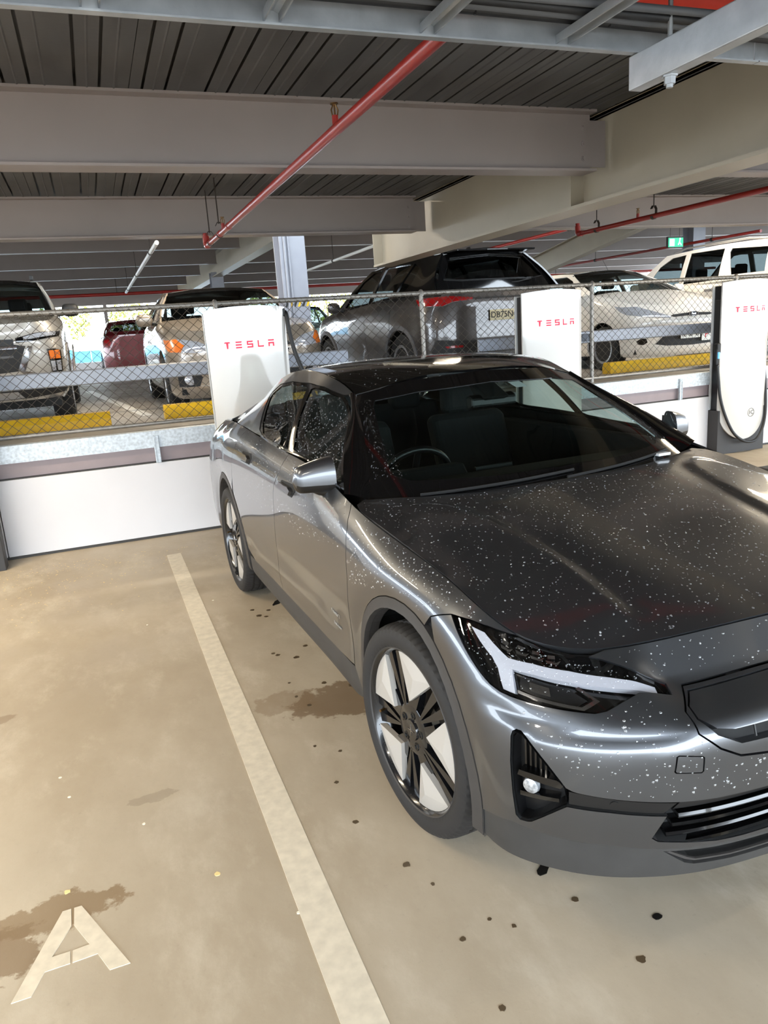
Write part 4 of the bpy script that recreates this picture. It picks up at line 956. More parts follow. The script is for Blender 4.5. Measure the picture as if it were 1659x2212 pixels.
# front fender
DG1 = [(2.03, .9895), (2.005, .955), (1.993, .93), (1.97, .896), (1.95, .828), (1.952, .705), (1.98, .552), (2.015, .36)]
fa_rear = [p for p, t in zip(FA_out, np.linspace(-15, 195, 26)) if t <= 112]
fender = [(1.331, .846), (1.237, .905)]+HLT[::-1][1:4]+[(.955, .9895), (1.2, .9895), (1.5, .9895), (1.8, .9895)]+DG1+fa_rear
both('fender', bodywall, fender, PG, hero, res=.022, gap=.002)
DG2 = [(2.875, .9895), (2.875, .90), (2.925, .83), (2.972, .676), (3.028, .516), (3.046, .408), (3.05, .35)]
DG3 = [(3.845, .9895), (3.885, .86), (3.92, .74)]
SB = .352
both('front_door', bodywall, DG1+[(2.2, SB), (2.6, SB)]+DG2[::-1]+[(2.6, .9895), (2.3, .9895)], PG, hero, res=.026, gap=.002)
ra_front = [p for p, t in zip(RA_out, np.linspace(-12, 192, 26)) if t >= 128]
both('rear_door', bodywall, DG2+[(3.3, SB), (3.6, SB)]+[p for p in ra_front[::-1] if p[1] > SB]+DG3[::-1]+[(3.5, .9895), (3.2, .9895)], PG, hero, res=.026, gap=.002)
ra_rear = [p for p, t in zip(RA_out, np.linspace(-12, 192, 26)) if t <= 128]
quarter = DG3+ra_rear[::-1]+[(4.8, .30), (5.2, .25), (5.6, .22), (U[-1], .22), (U[-1], .9895), (5.5, .9895), (5.0, .9895), (4.4, .9895)]
both('quarter_panel', bodywall, quarter, PG, hero, res=.035, gap=.002)
sill = [p for p, t in zip(FA_out, np.linspace(-15, 195, 26)) if t <= 2][::-1]
both('sill', bodywall, [(2.012, SB), (2.6, SB), (3.3, SB), (3.78, SB), (3.80, .24), (3.5, .20), (2.8, .20), (2.1, .20), (1.93, .24), (1.955, .30)], 'lip_grey', hero, res=.03, gap=.002, offs=-.004, thick=.05)
# arch mouldings
both('arch_moulding', bodywall, FA_out+FA_in[::-1], 'arch_grey', hero, res=.02, gap=.0015, offs=.002, thick=.05)
both('arch_moulding', bodywall, RA_out+RA_in[::-1], 'arch_grey', hero, res=.025, gap=.0015, offs=.002, thick=.05)
# dark liner behind every joint
lin = [(0, .20), (0, .985), (1.0, .985), (2.0, .985), (3.8, .985), (4.4, .985), (5.5, .985), (U[-1], .985), (U[-1], .26), (5.2, .28), (4.75, .32)]+RA_in+[(3.3, .22), (2.2, .22)]+FA_in+[(1.06, .25), (.8, .25), (.4, .23)]
LIN2 = [(0, .90), (0, .985), (2.0, .985), (U[-1], .985), (U[-1], .26), (5.2, .28), (4.75, .32)]+RA_in+[(3.3, .22), (2.2, .22)]+FA_in[:17]+[(1.30, .80), (1.237, .93), (1.0, .984), (.72, .978), (.66, .97), (.52, .91)]
whole('inner_liner', bodywall, LIN2, 'rough_black', hero, res=.06, offs=-.018, thick=0)
whole('inner_liner', bodywall, [(0, .22), (0, .88), (.46, .88), (.50, .80), (.62, .845), (.72, .79), (1.0, .79), (1.2, .87), (1.4, .78), (1.30, .62), (1.2, .45), (1.12, .30), (.8, .23)], 'rough_black', hero, res=.05, offs=-.075, thick=0)
mat('arch_print', (150, 148, 142), .6)
# ------------------------------------------------------------------ bonnet
def seg_dist(x, y, pts):
    best = np.full(len(x), 9.); sg = np.zeros(len(x)); tt = np.zeros(len(x)); n = len(pts)-1
    for i in range(n):
        ax, ay = pts[i]; bx, by = pts[i+1]; dx, dy = bx-ax, by-ay; t = np.clip(((x-ax)*dx+(y-ay)*dy)/(dx*dx+dy*dy), 0, 1)
        px_, py_ = ax+t*dx, ay+t*dy; d = np.hypot(x-px_, y-py_); k = d < best
        best = np.where(k, d, best); sg = np.where(k, np.sign((x-ax)*dy-(y-ay)*dx), sg); tt = np.where(k, (i+t)/n, tt)
    return best, sg, tt
CRS = [(.72, .375), (.667, .356), (.587, .296), (.545, .203), (.515, .092), (.485, -.092), (.466, -.307), (.462, -.466), (.459, -.552)]
CRS = [tuple(p) for p in Spl(np.linspace(0, 1, len(CRS)), np.array(CRS))(np.linspace(0, 1, 70))]
class Hood(HF):
    def h(s, a, b):
        z = HF.h(s, a, b); d, sg, t = seg_dist(np.abs(a), b, CRS)
        fade = smooth(t, 0, .15)*(1-smooth(t, .86, 1.))
        inner = sg < 0                                        # towards the centre line
        bump = np.where(inner, np.exp(-(d/.20)**2), np.exp(-(d/.028)**2))
        return z+.009*fade*bump-.003*fade*np.where(inner, 0, np.exp(-((d-.06)/.04)**2))
hood_s = Hood(HOOD, 'wyz')
ue = np.linspace(0, 1.955, 60); E_ = bodywall.pt(ue, np.full(60, .99))
hp = [(-p[0], p[1]) for p in E_]; hp[0] = (0., hp[0][1])
hood_poly = hp+[(.845, .50), (.80, .535), (.70, .495), (.58, .445), (.42, .405), (.25, .385), (0, .378)]
bonnet = whole('bonnet', hood_s, hood_poly, PG, hero, res=.022, gap=.003, thick=.02)
MB().prism([(.30, .885), (.46, .955), (.62, .965), (.62, .90), (.30, .84)], -.80, .80, 0).obj('cowl_panel', 'rough_black', hero)
# ------------------------------------------------------------------ glasshouse
wsp = [(0, 1.0), (.30, 1.0), (.55, 1.0), (.77, 1.002), (.735, 1.06), (.665, 1.19), (.60, 1.31), (.572, 1.352), (.35, 1.398), (0, 1.414)]
wsg = [(0, 1.046), (.30, 1.046), (.60, 1.055), (.655, 1.075), (.645, 1.10), (.60, 1.20), (.545, 1.305), (.525, 1.325), (.35, 1.352), (0, 1.366)]
whole('windscreen_border', ws, [(0, 1.0), (.30, 1.0), (.55, 1.0), (.77, 1.002), (.735, 1.06), (.665, 1.19), (.60, 1.31), (.572, 1.352), (.35, 1.398), (0, 1.414)]+wsg[::-1], 'gloss_black', hero, res=.03, thick=.006)
screen = whole('windscreen', ws, wsg, 'windscreen_glass', hero, res=.04, offs=-.002, thick=0)
RT = [(1.125, 1.352), (1.311, 1.407), (1.525, 1.436), (1.814, 1.444), (2.131, 1.416), (2.4, 1.35), (2.666, 1.254), (2.85, 1.19), (3.08, 1.125)]
RTs = Spl([p[0] for p in RT], [p[1] for p in RT])
RTd = [(float(y), float(RTs(y)[0])) for y in np.linspace(1.125, 3.08, 34)]
BLs = Spl([.5, .8, 1.4, 2.0, 2.4, 2.735, 3.12], [1.03, 1.062, 1.092, 1.107, 1.112, 1.108, 1.09])
def BL(y): return (y, float(BLs(y)[0]))
WO = [(.60, 1.045), BL(.9), BL(1.2), BL(1.5), BL(1.8), (1.93, 1.113), (2.06, 1.135), (2.15, 1.18), (2.235, 1.235), (2.30, 1.29), (2.29, 1.315), (2.17, 1.362), (1.93, 1.386), (1.6, 1.389), (1.393, 1.379), (1.20, 1.347), (.98, 1.26), (.80, 1.165), (.70, 1.105)]
rail = RTd+[BL(3.05), BL(2.7), BL(2.4), BL(2.1), (1.93, 1.111)]+WO[6:15]+[(1.19, 1.349)]
rails = both('roof_rail', side, [p for p in RTd]+[BL(3.05), BL(2.7), BL(2.4), BL(2.1), (1.95, 1.109), (1.95, 1.117)]+WO[6:16], PG, hero, res=.03, gap=.0015, thick=.015)
_a = [(.77, 1.002), (.735, 1.06), (.665, 1.19), (.60, 1.31), (.572, 1.352)]; _b = [(.575, 1.035), (.70, 1.105), (.80, 1.165), (.98, 1.26), (1.165, 1.350)]
_ta = np.array([0, .2, .55, .88, 1.]); _tt = np.linspace(0, 1, 18)
_A = ws.pt(np.interp(_tt, _ta, [p[0] for p in _a]), np.interp(_tt, _ta, [p[1] for p in _a])); _B = side.pt(np.interp(_tt, [0, .22, .42, .70, 1.], [p[0] for p in _b]), np.interp(_tt, [0, .22, .42, .70, 1.], [p[1] for p in _b]))
for s in (1, -1):
    mb = MB(); V_ = []
    for a_, b_ in zip(_A, _B):
        for q_ in np.linspace(0, 1, 7):
            p_ = a_*(1-q_)+b_*q_+np.array([-.5, -.62, .6])*.014*math.sin(PI*q_); V_.append((s*p_[0], p_[1], p_[2]))
    mb.add(V_, [(i*7+k, i*7+k+1, (i+1)*7+k+1, (i+1)*7+k) for i in range(17) for k in range(6)]); mb.obj('screen_pillar', 'gloss_black', hero, 60)
WFp = [(.655, 1.064), (.80, 1.074), (1.0, 1.086), (1.30, 1.103), (1.345, 1.112), (1.535, 1.366), (1.50, 1.374), (1.39, 1.367), (1.215, 1.338), (1.0, 1.255), (.83, 1.168), (.72, 1.102)]
WRp = [(1.405, 1.106), (1.6, 1.112), (1.88, 1.119), (1.96, 1.127), (2.07, 1.165), (2.17, 1.228), (2.265, 1.292), (2.25, 1.312), (2.15, 1.35), (1.93, 1.374), (1.64, 1.376), (1.595, 1.366)]
both('window_frame', side, WO, 'gloss_black', hero, res=.03, gap=.001, offs=-.003, thick=.01, holes=[WFp, WRp])
both('front_side_window', side, WFp, 'side_glass', hero, res=.05, offs=-.008, thick=0)
both('rear_side_window', side, WRp, 'side_glass', hero, res=.05, offs=-.008, thick=0)
def strip_along(name, pts3, r, m, parent):
    for s, pa in ((1, parent[0] if isinstance(parent, tuple) else parent), (-1, parent[1] if isinstance(parent, tuple) else parent)):
        MB().tube([(s*p[0], p[1], p[2]) for p in pts3], r, 6).obj(name, m, pa, 40)
ys = np.linspace(.62, 1.94, 24); bp_ = side.pt(ys, BLs(ys)+.004); strip_along('belt_moulding', bp_, .006, 'gloss_black', hero)
# dark glass roof, tailgate with rear window
re_ = [(-p[0], p[1]) for p in side.pt([p[0] for p in RTd], [p[1] for p in RTd])]
rj = [(w_-.004, y_) for w_, y_ in re_]
fr = [(0, 1.035), (.35, 1.062), (.555, 1.125)]
roofp = [(0, 1.03), (.2, 1.037), (.35, 1.055), (.48, 1.085), (.578, 1.125)]+[p for p in rj if 1.14 < p[1] < 2.38]+[(.585, 2.40), (.3, 2.44), (0, 2.45)]
rf = whole('glass_roof', roof, roofp, 'gloss_black', hero, res=.035, gap=.002, thick=.012)
rwp = [(0, 2.46), (.3, 2.45), (.575, 2.41)]+[(p[0]-.03, p[1]) for p in rj if 2.42 < p[1] < 3.05]+[(.60, 3.10), (.3, 3.16), (0, 3.18)]
whole('rear_window', roof, rwp, 'side_glass', hero, res=.05, gap=.003, thick=.008)
tg = [(0, 3.19), (.3, 3.17), (.60, 3.11), (.66, 3.08), (.70, 3.30), (.64, 3.52), (.55, 3.60), (.30, 3.66), (0, 3.67)]
whole('tailgate', roof, tg, PG, hero, res=.05, gap=.003, thick=.02)
both('tail_pillar', roof, [p for p in rj if 2.40 < p[1] < 3.09][::-1]+[(p[0]-.028, p[1]) for p in rj if 2.40 < p[1] < 3.09], PG, hero, res=.04, thick=.01)
_q = bodywall.pt(np.linspace(4.60, 5.26, 12), np.full(12, .99))
both('tail_shoulder', roof, [(-p[0], p[1]) for p in _q]+[(.55, 3.60), (.64, 3.52), (.70, 3.30), (.66, 3.08)], PG, hero, res=.04, thick=.01)
tl = [(4.93, .90), (5.1, .905), (5.4, .90), (U[-1], .90), (U[-1], .87), (5.4, .87), (5.16, .872), (5.13, .74), (5.06, .74), (5.04, .872)]
whole('tail_light', bodywall, [(U[-1]-q[0]+0, q[1]) for q in tl], 'red_lens', hero, res=.04, offs=.004, thick=.008) if False else both('tail_light', bodywall, tl, 'red_lens', hero, res=.04, offs=.004, thick=.01)
# ------------------------------------------------------------------ door handles
for nm, poly in (('door_handle', [(2.835, .845), (2.80, .866), (2.62, .876), (2.602, .862), (2.625, .842), (2.80, .838)]), ('door_handle', [(3.665, .856), (3.63, .878), (3.45, .888), (3.425, .874), (3.445, .855), (3.63, .850)])):
    cup = both('handle_cup', bodywall, inset(poly, -.008), 'rough_black', hero, res=.02, offs=.0015, thick=.002)
    both(nm, bodywall, [poly[0], poly[1], ((poly[1][0]+poly[2][0])/2, (poly[1][1]+poly[2][1])/2-.006), (poly[2][0]+.03, poly[2][1]-.008), (poly[3][0]+.01, poly[3][1]-.004), poly[4], poly[5]], PG, hero, res=.02, offs=.020, thick=.019)
# small lettering low on the front door
for txt, vv, sz in (('Polestar 2', .505, .024), ('Dual motor', .462, .019)):
    me_ = text_mesh(txt, sz, .0004, 'RIGHT'); me_.materials.append(MATS['arch_print'])
    for s, nm in ((1, 'door_lettering'), (-1, 'door_lettering')):
        u_ = 2.11; p_ = bodywall.pt([u_], [vv])[0]; n_ = orient(bodywall, np.array([p_]), bodywall.nrm([u_], [vv]))[0]
        o = link(nm, me_, hero); N_ = Vector((n_[0]*s, n_[1], n_[2])); X_ = Vector((0, -1 if s == 1 else 1, 0)); X_ = (X_-N_*X_.dot(N_)).normalized(); Y_ = N_.cross(X_)
        if s == -1: X_ = X_
        o.matrix_local = Matrix(((X_.x, Y_.x, N_.x, p_[0]*s+N_.x*.003), (X_.y, Y_.y, N_.y, p_[1]+(0 if s == 1 else .2)), (X_.z, Y_.z, N_.z, p_[2]), (0, 0, 0, 1)))
# ------------------------------------------------------------------ door mirrors
def mirror_mesh(kind):
    """rounded wedge housing, wider at the outer end"""
    mb = MB(); nu, nv = 20, 28
    V_, F_ = [], []
    for i in range(nu+1):
        t = i/nu; x = -(.845+.155*t)
        e_ = math.sqrt(max(.0, 1-max(0, (t-.80)/.20)**2.4))*(math.sqrt(min(1, t/.06+.3)))
        szt = (.090-.040*t**1.5)*e_; szb = (.052-.006*t)*e_; sy = .062*(1.0-.30*t)*e_
        cy, cz = .735+.05*t, 1.070-.004*t
        for k in range(nv):
            a = 2*PI*k/nv; c, s_ = math.cos(a), math.sin(a)
            px_ = math.copysign(abs(c)**.72, c); pz_ = math.copysign(abs(s_)**.8, s_)
            yy = cy+sy*(px_ if c < 0 else px_*.55); V_.append((x, yy, cz+(szt if s_ > 0 else szb)*pz_))
    for i in range(nu):
        for k in range(nv): F_.append((i*nv+k, i*nv+(k+1) % nv, (i+1)*nv+(k+1) % nv, (i+1)*nv+k))
    F_ += [tuple(range(nv)), tuple(range(nu*nv, (nu+1)*nv))]
    if kind == 'cap': F_ = [f for f in F_ if sum(V_[i][2] for i in f)/len(f) > 1.056]
    else: F_ = [f for f in F_ if sum(V_[i][2] for i in f)/len(f) <= 1.059]
    return V_, F_
for s in (1, -1):
    root = None
    for kind, nm, m in (('cap', 'mirror_housing', PG), ('low', 'mirror_base', 'satin_black')):
        v_, f_ = mirror_mesh(kind); mb = MB().add([(s*x, y, z) for x, y, z in v_], f_)
        o = mb.obj(nm, m, root or hero, 50); root = root or o
    mb = MB().add([(s*-.86, .786, 1.03), (s*-.985, .808, 1.035), (s*-.985, .806, 1.12), (s*-.86, .784, 1.135)], [(0, 1, 2, 3)]); mb.obj('mirror_glass', 'chrome', root)
    st_ = MB().tube([(s*-.945, .765, 1.040), (s*-.90, .755, 1.026), (s*-.855, .735, 1.022), (s*-.825, .70, 1.035), (s*-.80, .66, 1.05)], [.012, .022, .028, .030, .02], 12); st_.obj('mirror_arm', 'satin_black', root, 50)
# ------------------------------------------------------------------ wheels
def tyre_mesh():
    prof = [(-.092, .268), (-.104, .276), (-.113, .296), (-.114, .318), (-.106, .336), (-.094, .3455), (-.078, .3495), (-.060, .3510), (-.058, .344), (-.048, .344), (-.046, .3516), (-.022, .352), (-.020, .345), (-.010, .345), (-.008, .352), (.008, .352), (.010, .345), (.020, .345), (.022, .352), (.046, .3516), (.048, .344), (.058, .344), (.060, .3510), (.078, .3495), (.094, .3455), (.106, .336), (.114, .318), (.113, .296), (.104, .276), (.092, .268)]
    n = 216; mb = MB(); V_ = []
    for i, (d, r) in enumerate(prof):
        for k in range(n):
            a = 2*PI*k/n+.10*d/.1*.35
            cutd = .0055 if (k % 3 == 0 and .05 < abs(d) < .102) else (.004 if k % 6 == 3 and .021 < abs(d) < .047 else 0)
            V_.append((d, (r-cutd)*math.cos(a), (r-cutd)*math.sin(a)))
    m = len(prof)
    return mb.add(V_, [(i*n+k, i*n+(k+1) % n, (i+1)*n+(k+1) % n, (i+1)*n+k) for i in range(m-1) for k in range(n)])
def polar(r, deg): return (r*math.cos(math.radians(deg)), r*math.sin(math.radians(deg)))
def blade_mesh():
    """silver facetted blade, base on the rim, point towards the hub; outer face at -x"""
    a0, a1, ap = 0, 47, 18
    base = [polar(.262, a) for a in np.linspace(a0, a1, 9)]; tip = polar(.108, ap); rid = polar(.205, 27)
    V_ = [(-.090, *p) for p in base]+[(-.100, *tip), (-.104, *rid)]+[(-.070, *p) for p in base]+[(-.080, *tip)]
    n = len(base); T, Rr, T2 = n, n+1, 2*n+2
    F_ = [(i, i+1, Rr) for i in range(n-1)]+[(n-1, T, Rr), (T, 0, Rr)]+[(i, n+2+i, n+3+i, i+1) for i in range(n-1)]+[(n-1, 2*n+1, T2, T), (0, T, T2, n+2)]
    return MB().add(V_, F_).mesh('wheel_blade', 'wheel_silver')
def spoke_mesh():
    mb = MB()
    for a0, a1 in ((-23.5, -15.5), (-8.5, -.5)):
        mb.add([(-.082, *polar(.262, a0)), (-.082, *polar(.262, a1)), (-.092, *polar(.075, a1*.4-7)), (-.092, *polar(.075, a0*.4-9)),
                (-.050, *polar(.262, a0)), (-.050, *polar(.262, a1)), (-.055, *polar(.075, a1*.4-7)), (-.055, *polar(.075, a0*.4-9))],
               [(0, 1, 2, 3), (4, 7, 6, 5), (0, 4, 5, 1), (1, 5, 6, 2), (2, 6, 7, 3), (3, 7, 4, 0)])
    mb.add([(-.084, *polar(.15, 2)), (-.084, *polar(.15, 18)), (-.084, *polar(.15, 34)), (-.092, *polar(.06, 34)), (-.092, *polar(.06, 2)), (-.060, *polar(.15, 2)), (-.060, *polar(.15, 34)), (-.060, *polar(.06, 34)), (-.060, *polar(.06, 2))],
           [(0, 1, 2, 3, 4), (0, 5, 6, 2), (2, 6, 7, 3), (3, 7, 8, 4), (4, 8, 5, 0)])
    return mb.mesh('wheel_spoke', 'wheel_black')
WM = dict(tyre=tyre_mesh().mesh('tyre', 'tyre_rubber', 35),
          rim=MB().lathe([(-.088, .262), (-.100, .268), (-.106, .2765), (-.102, .2795), (-.092, .278), (-.088, .27), (-.05, .255), (.08, .252), (.095, .272), (.095, .262), (.07, .24), (-.04, .243), (-.07, .252)], 72, 0, closed=True).mesh('rim', 'wheel_black', 40),
          lip=MB().lathe([(-.103, .2725), (-.1075, .2765), (-.103, .2800)], 72, 0, closed=True).mesh('rim_lip', 'arch_grey', 40),
          hub=MB().lathe([(-.060, .09), (-.088, .088), (-.092, .080), (-.090, .036), (-.096, .034), (-.097, 0)], 40, 0).mesh('hub', 'wheel_black', 30),
          disc=MB().lathe([(-.012, .06), (-.012, .165), (.012, .165), (.012, .06)], 48, 0, closed=True).mesh('brake_disc', 'brake_steel', 30),
          nut=MB().lathe([(-.08, .0135), (-.094, .0135), (-.094, .009), (-.088, .008)], 6, 0).mesh('wheel_nut', 'satin_black'),
          blade=blade_mesh(), spoke=spoke_mesh(),
          cal=MB().prism([polar(.115, a) for a in np.linspace(-32, 32, 9)]+[polar(.178, a) for a in np.linspace(32, -32, 9)], -.045, .045, 0).mesh('brake_caliper', 'brake_steel'),
          valve=MB().tube([(-.07, .232, 0), (-.098, .222, 0)], .005, 8).mesh('tyre_valve', 'brass'))
star = MB()
for a in (0, 90): star.add([(-.0985, *polar(.022, a)), (-.0985, *polar(.003, a+45)), (-.0985, *polar(.022, a+180)), (-.0985, *polar(.003, a+225)), (-.096, *polar(.022, a)), (-.096, *polar(.003, a+45)), (-.096, *polar(.022, a+180)), (-.096, *polar(.003, a+225))], [(0, 1, 2, 3), (0, 4, 5, 1), (1, 5, 6, 2), (2, 6, 7, 3), (3, 7, 4, 0)])
WM['star'] = star.mesh('wheel_emblem', 'chrome')
def wheel(y, s, steer, spin):
    w_ = bpy.data.objects.new('wheel', None); COL.objects.link(w_); w_.parent = hero; w_.location = (-s*.800, y, .3515); w_.rotation_euler = (0, 0, steer+(0 if s == 1 else PI))
    for nm in ('tyre', 'rim', 'lip', 'hub', 'disc', 'star'): link(WM[nm].name, WM[nm], w_)
    for k in range(5):
        a = math.radians(k*72+spin)
        for nm in ('blade', 'spoke'): link(WM[nm].name, WM[nm], w_).rotation_euler = (a, 0, 0)
        o = link('wheel_nut', WM['nut'], w_); ang = math.radians(k*72+spin+25); o.location = (0, .056*math.cos(ang), .056*math.sin(ang))
    link('tyre_valve', WM['valve'], w_).rotation_euler = (math.radians(spin-12), 0, 0)
    link('brake_caliper', WM['cal'], w_).rotation_euler = (math.radians(150 if s == 1 else 30), 0, 0)
wheel(.012, 1, .081, 4); wheel(.012, -1, .081, 30); wheel(2.735, 1, 0, 12); wheel(2.735, -1, 0, 50)
for y in (0, 2.735):            # dark wheel housings and floor
    for s in (-1, 1):
        pr = [(y+.43*math.cos(t), .345+.43*math.sin(t)) for t in np.linspace(-.25, PI+.25, 20)]
        mb = MB(); n = len(pr); xs_ = (s*.86, s*.50)
        mb.add([(x, a, b) for x in xs_ for a, b in pr], [(i, i+1, n+i+1, n+i) for i in range(n-1)]+[tuple(range(n, 2*n))]); mb.obj('wheel_housing', 'rough_black', hero)
MB().box(-.48, .48, -.62, 3.45, .17, .20).box(-.80, .80, .46, 2.28, .17, .22).obj('underbody', 'rough_black', hero)
# ------------------------------------------------------------------ cabin
db = MB().prism([(.50, .98), (.62, 1.005), (.80, .995), (.93, .955), (.96, .88), (.94, .70), (.60, .70), (.5, .85)], -.76, .76, 0); db.obj('dashboard', 'cabin_black', hero, bevel=.012)
MB().prism([(.80, .97), (.86, 1.03), (.93, 1.025), (.96, .96)], -.55, -.19, 0).obj('instrument_hood', 'cabin_black', hero, bevel=.012)
MB().prism([(.90, .80), (.92, .99), (.932, .99), (.915, .80)], -.10, .10, 0).obj('centre_screen', 'satin_black', hero, bevel=.004)
M = Matrix.Translation((-.37, 1.02, .93)) @ Matrix.Rotation(math.radians(-66), 4, 'X')
sw = MB().tube([(.185*math.cos(a), .185*math.sin(a), 0) for a in np.linspace(0, 2*PI, 41)[:-1]], .0155, 10, closed=True).xf(M); swo = sw.obj('steering_wheel', 'satin_black', hero, 50)
MB().lathe([(-.02, .06), (.02, .055), (.03, .03)], 20, 2).xf(M).obj('steering_boss', 'cabin_black', swo, 40)
for a in (0, 180, 270):
    MB().tube([(.05*math.cos(math.radians(a)), .05*math.sin(math.radians(a)), 0), (.178*math.cos(math.radians(a)), .178*math.sin(math.radians(a)), 0)], .016, 8).xf(M).obj('steering_spoke', 'satin_black', swo, 40)
def rbox(x0, x1, y0, y1, z0, z1): return MB().box(x0, x1, y0, y1, z0, z1)
def seat(xc, y, wd=.25):
    o = rbox(xc-wd, xc+wd, y-.25, y+.27, .52, .66).obj('seat_cushion', 'cabin_grey', hero, bevel=.05, seg=4)
    b = MB().prism([(y+.18, .58), (y+.30, .60), (y+.50, 1.10), (y+.42, 1.14), (y+.36, 1.10)], xc-wd+.01, xc+wd-.01, 0).obj('seat_back', 'cabin_grey', hero, bevel=.045, seg=4)
    h = rbox(xc-.13, xc+.13, y+.41, y+.52, 1.12, 1.30).obj('headrest', 'cabin_grey', hero, bevel=.04, seg=4)
    for q in (-.05, .05): MB().tube([(xc+q, y+.46, 1.05), (xc+q, y+.465, 1.16)], .006, 6).obj('headrest_post', 'chrome', hero)
seat(-.37, 1.42); seat(.37, 1.42)
MB().prism([(2.15, .55), (2.60, .60), (2.82, 1.10), (2.70, 1.14), (2.50, .70), (2.15, .68)], -.62, .62, 0).obj('rear_bench', 'cabin_grey', hero, bevel=.03, seg=3)
for xc in (-.37, .0, .37): rbox(xc-.11, xc+.11, 2.66, 2.76, 1.08, 1.22).obj('headrest', 'cabin_grey', hero, bevel=.035, seg=4)
for s in (-1, 1): MB().box(s*.74-.03, s*.74+.03, .62, 2.2, .40, 1.05).obj('door_card', 'cabin_black', hero, bevel=.02)
MB().box(-.10, .10, .95, 1.75, .50, .80).obj('centre_console', 'cabin_black', hero, bevel=.02)
MB().prism([(.0, 1.24), (.03, 1.25), (.03, 1.30), (.0, 1.31), (-.03, 1.295), (-.035, 1.255)], -.115, .115, 0).xf(Matrix.Translation((0, .93, .005))).obj('interior_mirror', 'satin_black', hero, bevel=.01)
MB().prism([(.86, 1.30), (1.02, 1.37), (1.06, 1.37), (.95, 1.27)], -.06, .06, 0).obj('mirror_pod', 'cabin_black', hero, bevel=.01)
MB().add([(x, float(ws.pt([x], [z])[0][1])+dy, z) for dy in (.006, .02) for x, z in ((.085, 1.356), (.145, 1.356), (.165, 1.332), (.105, 1.332))], [(0, 1, 2, 3), (4, 7, 6, 5), (0, 4, 5, 1), (1, 5, 6, 2), (2, 6, 7, 3), (3, 7, 4, 0)]).obj('toll_tag', 'white_plastic', hero, bevel=.006)
MB().box(-.60, -.55, .99, 1.03, .93, .98).obj('stalk_cap', 'red_plastic', hero, bevel=.015)
for s, x0, x1 in ((1, -.60, .05), (1, .0, .62)):        # wipers parked at the foot of the screen
    pts = [(x, float(ws.pt([abs(x)], [1.012+.03*(x-x0)])[0][1])-.012, 1.014+.03*(x-x0)) for x in np.linspace(x0, x1, 12)]
    MB().tube(pts, .006, 6).obj('wiper', 'rough_black', hero, 40)
MB().box(.52, .585, .435, .465, 1.02, 1.032).obj('permit_holder', 'white_plastic', hero, bevel=.002)
# ------------------------------------------------------------------ rain drops on the wet panels
dome_v = [(math.cos(a)*r_, math.sin(a)*r_, h_) for r_, h_ in ((1, 0), (.72, .38)) for a in np.linspace(0, 2*PI, 7)[:-1]]+[(0, 0, .52)]
dome_f = [(k, (k+1) % 6, 6+(k+1) % 6, 6+k) for k in range(6)]+[(6+k, 6+(k+1) % 6, 12) for k in range(6)]
DV = np.array(dome_v)
def drops(name, S, sample, n, r0, r1, parent, offs=0., seed=1, sgn=None):
    rg_ = np.random.RandomState(seed); mb = MB(); AB = sample(rg_, n); a, b = AB[:, 0], AB[:, 1]
    P = S.pt(np.abs(a) if sgn is None and S is not bodywall else a, b); N = orient(S, P, S.nrm(np.abs(a) if sgn is None and S is not bodywall else a, b))
    if sgn is None and S is not bodywall: P[:, 0] *= np.sign(a); N[:, 0] *= np.sign(a)
    P = P+N*offs; rr_ = r0+(r1-r0)*rg_.rand(len(a))**3
    for p, q, r_ in zip(P, N, rr_):
        qv = Vector(q); u_ = qv.orthogonal().normalized(); w_ = qv.cross(u_)
        B_ = np.array([u_, w_, qv])
        mb.add(p+(DV*r_)@B_, dome_f)
    o = mb.obj(name, 'water', parent, 180, fix=False); o['kind'] = 'stuff'; return o
def in_poly(poly, bias=None):
    po = np.array(poly)
    def f(rg_, n):
        out = []; lo, hi = po.min(0), po.max(0)
        while len(out) < n:
            q = lo+(hi-lo)*rg_.rand(4*n, 2); q = q[pip(q, poly)]
            if bias is not None: q = q[rg_.rand(len(q)) < bias(q)]
            out += list(q)
        return np.array(out[:n])
    return f
def sym_poly(f):
    def g(rg_, n): q = f(rg_, n); q[:, 0] *= np.where(rg_.rand(n) < .5, -1, 1); return q
    return g
drops('rain_drops', hood_s, sym_poly(in_poly(inset(hood_poly, .02, 0.))), 3400, .0011, .0040, bonnet, 0, 3)
drops('rain_drops', roof, sym_poly(in_poly(inset(roofp, .02, 0.))), 1600, .0012, .0042, rf, 0, 4)
drops('rain_drops', bodywall, in_poly([(0, .89), (.45, .895), (.62, .95), (.62, .98), (0, .98)]), 70, .0012, .004, front, 0, 5)
drops('rain_drops', bodywall, in_poly([(.02, .48), (.7, .51), (.86, .61), (.93, .72), (.98, .78), (.75, .78), (.6, .84), (.52, .84), (.5, .70), (.40, .60), (.02, .58)]), 260, .0012, .0048, front, 0, 6)
drops('rain_drops', bodywall, in_poly([(1.25, .92), (1.1, .96), (1.2, .985), (1.9, .985), (1.96, .90), (1.93, .70), (1.80, .72), (1.55, .83), (1.4, .83)]), 480, .0011, .0042, hero, 0, 7)
drops('rain_drops', bodywall, in_poly([(2.05, .98), (3.8, .98), (3.85, .86), (3.5, .70), (2.5, .72), (1.98, .80)]), 900, .0011, .004, hero, .0, 8)
drops('rain_drops', side, in_poly(WFp), 900, .0011, .0038, hero, -.006, 9, 1)
drops('rain_drops', side, in_poly(WRp), 550, .0011, .0036, hero, -.006, 10, 1)
drops('rain_drops', ws, sym_poly(in_poly([(.60, 1.06), (.73, 1.06), (.66, 1.19), (.58, 1.33), (.53, 1.33), (.60, 1.21)])), 500, .001, .003, screen, .001, 11)
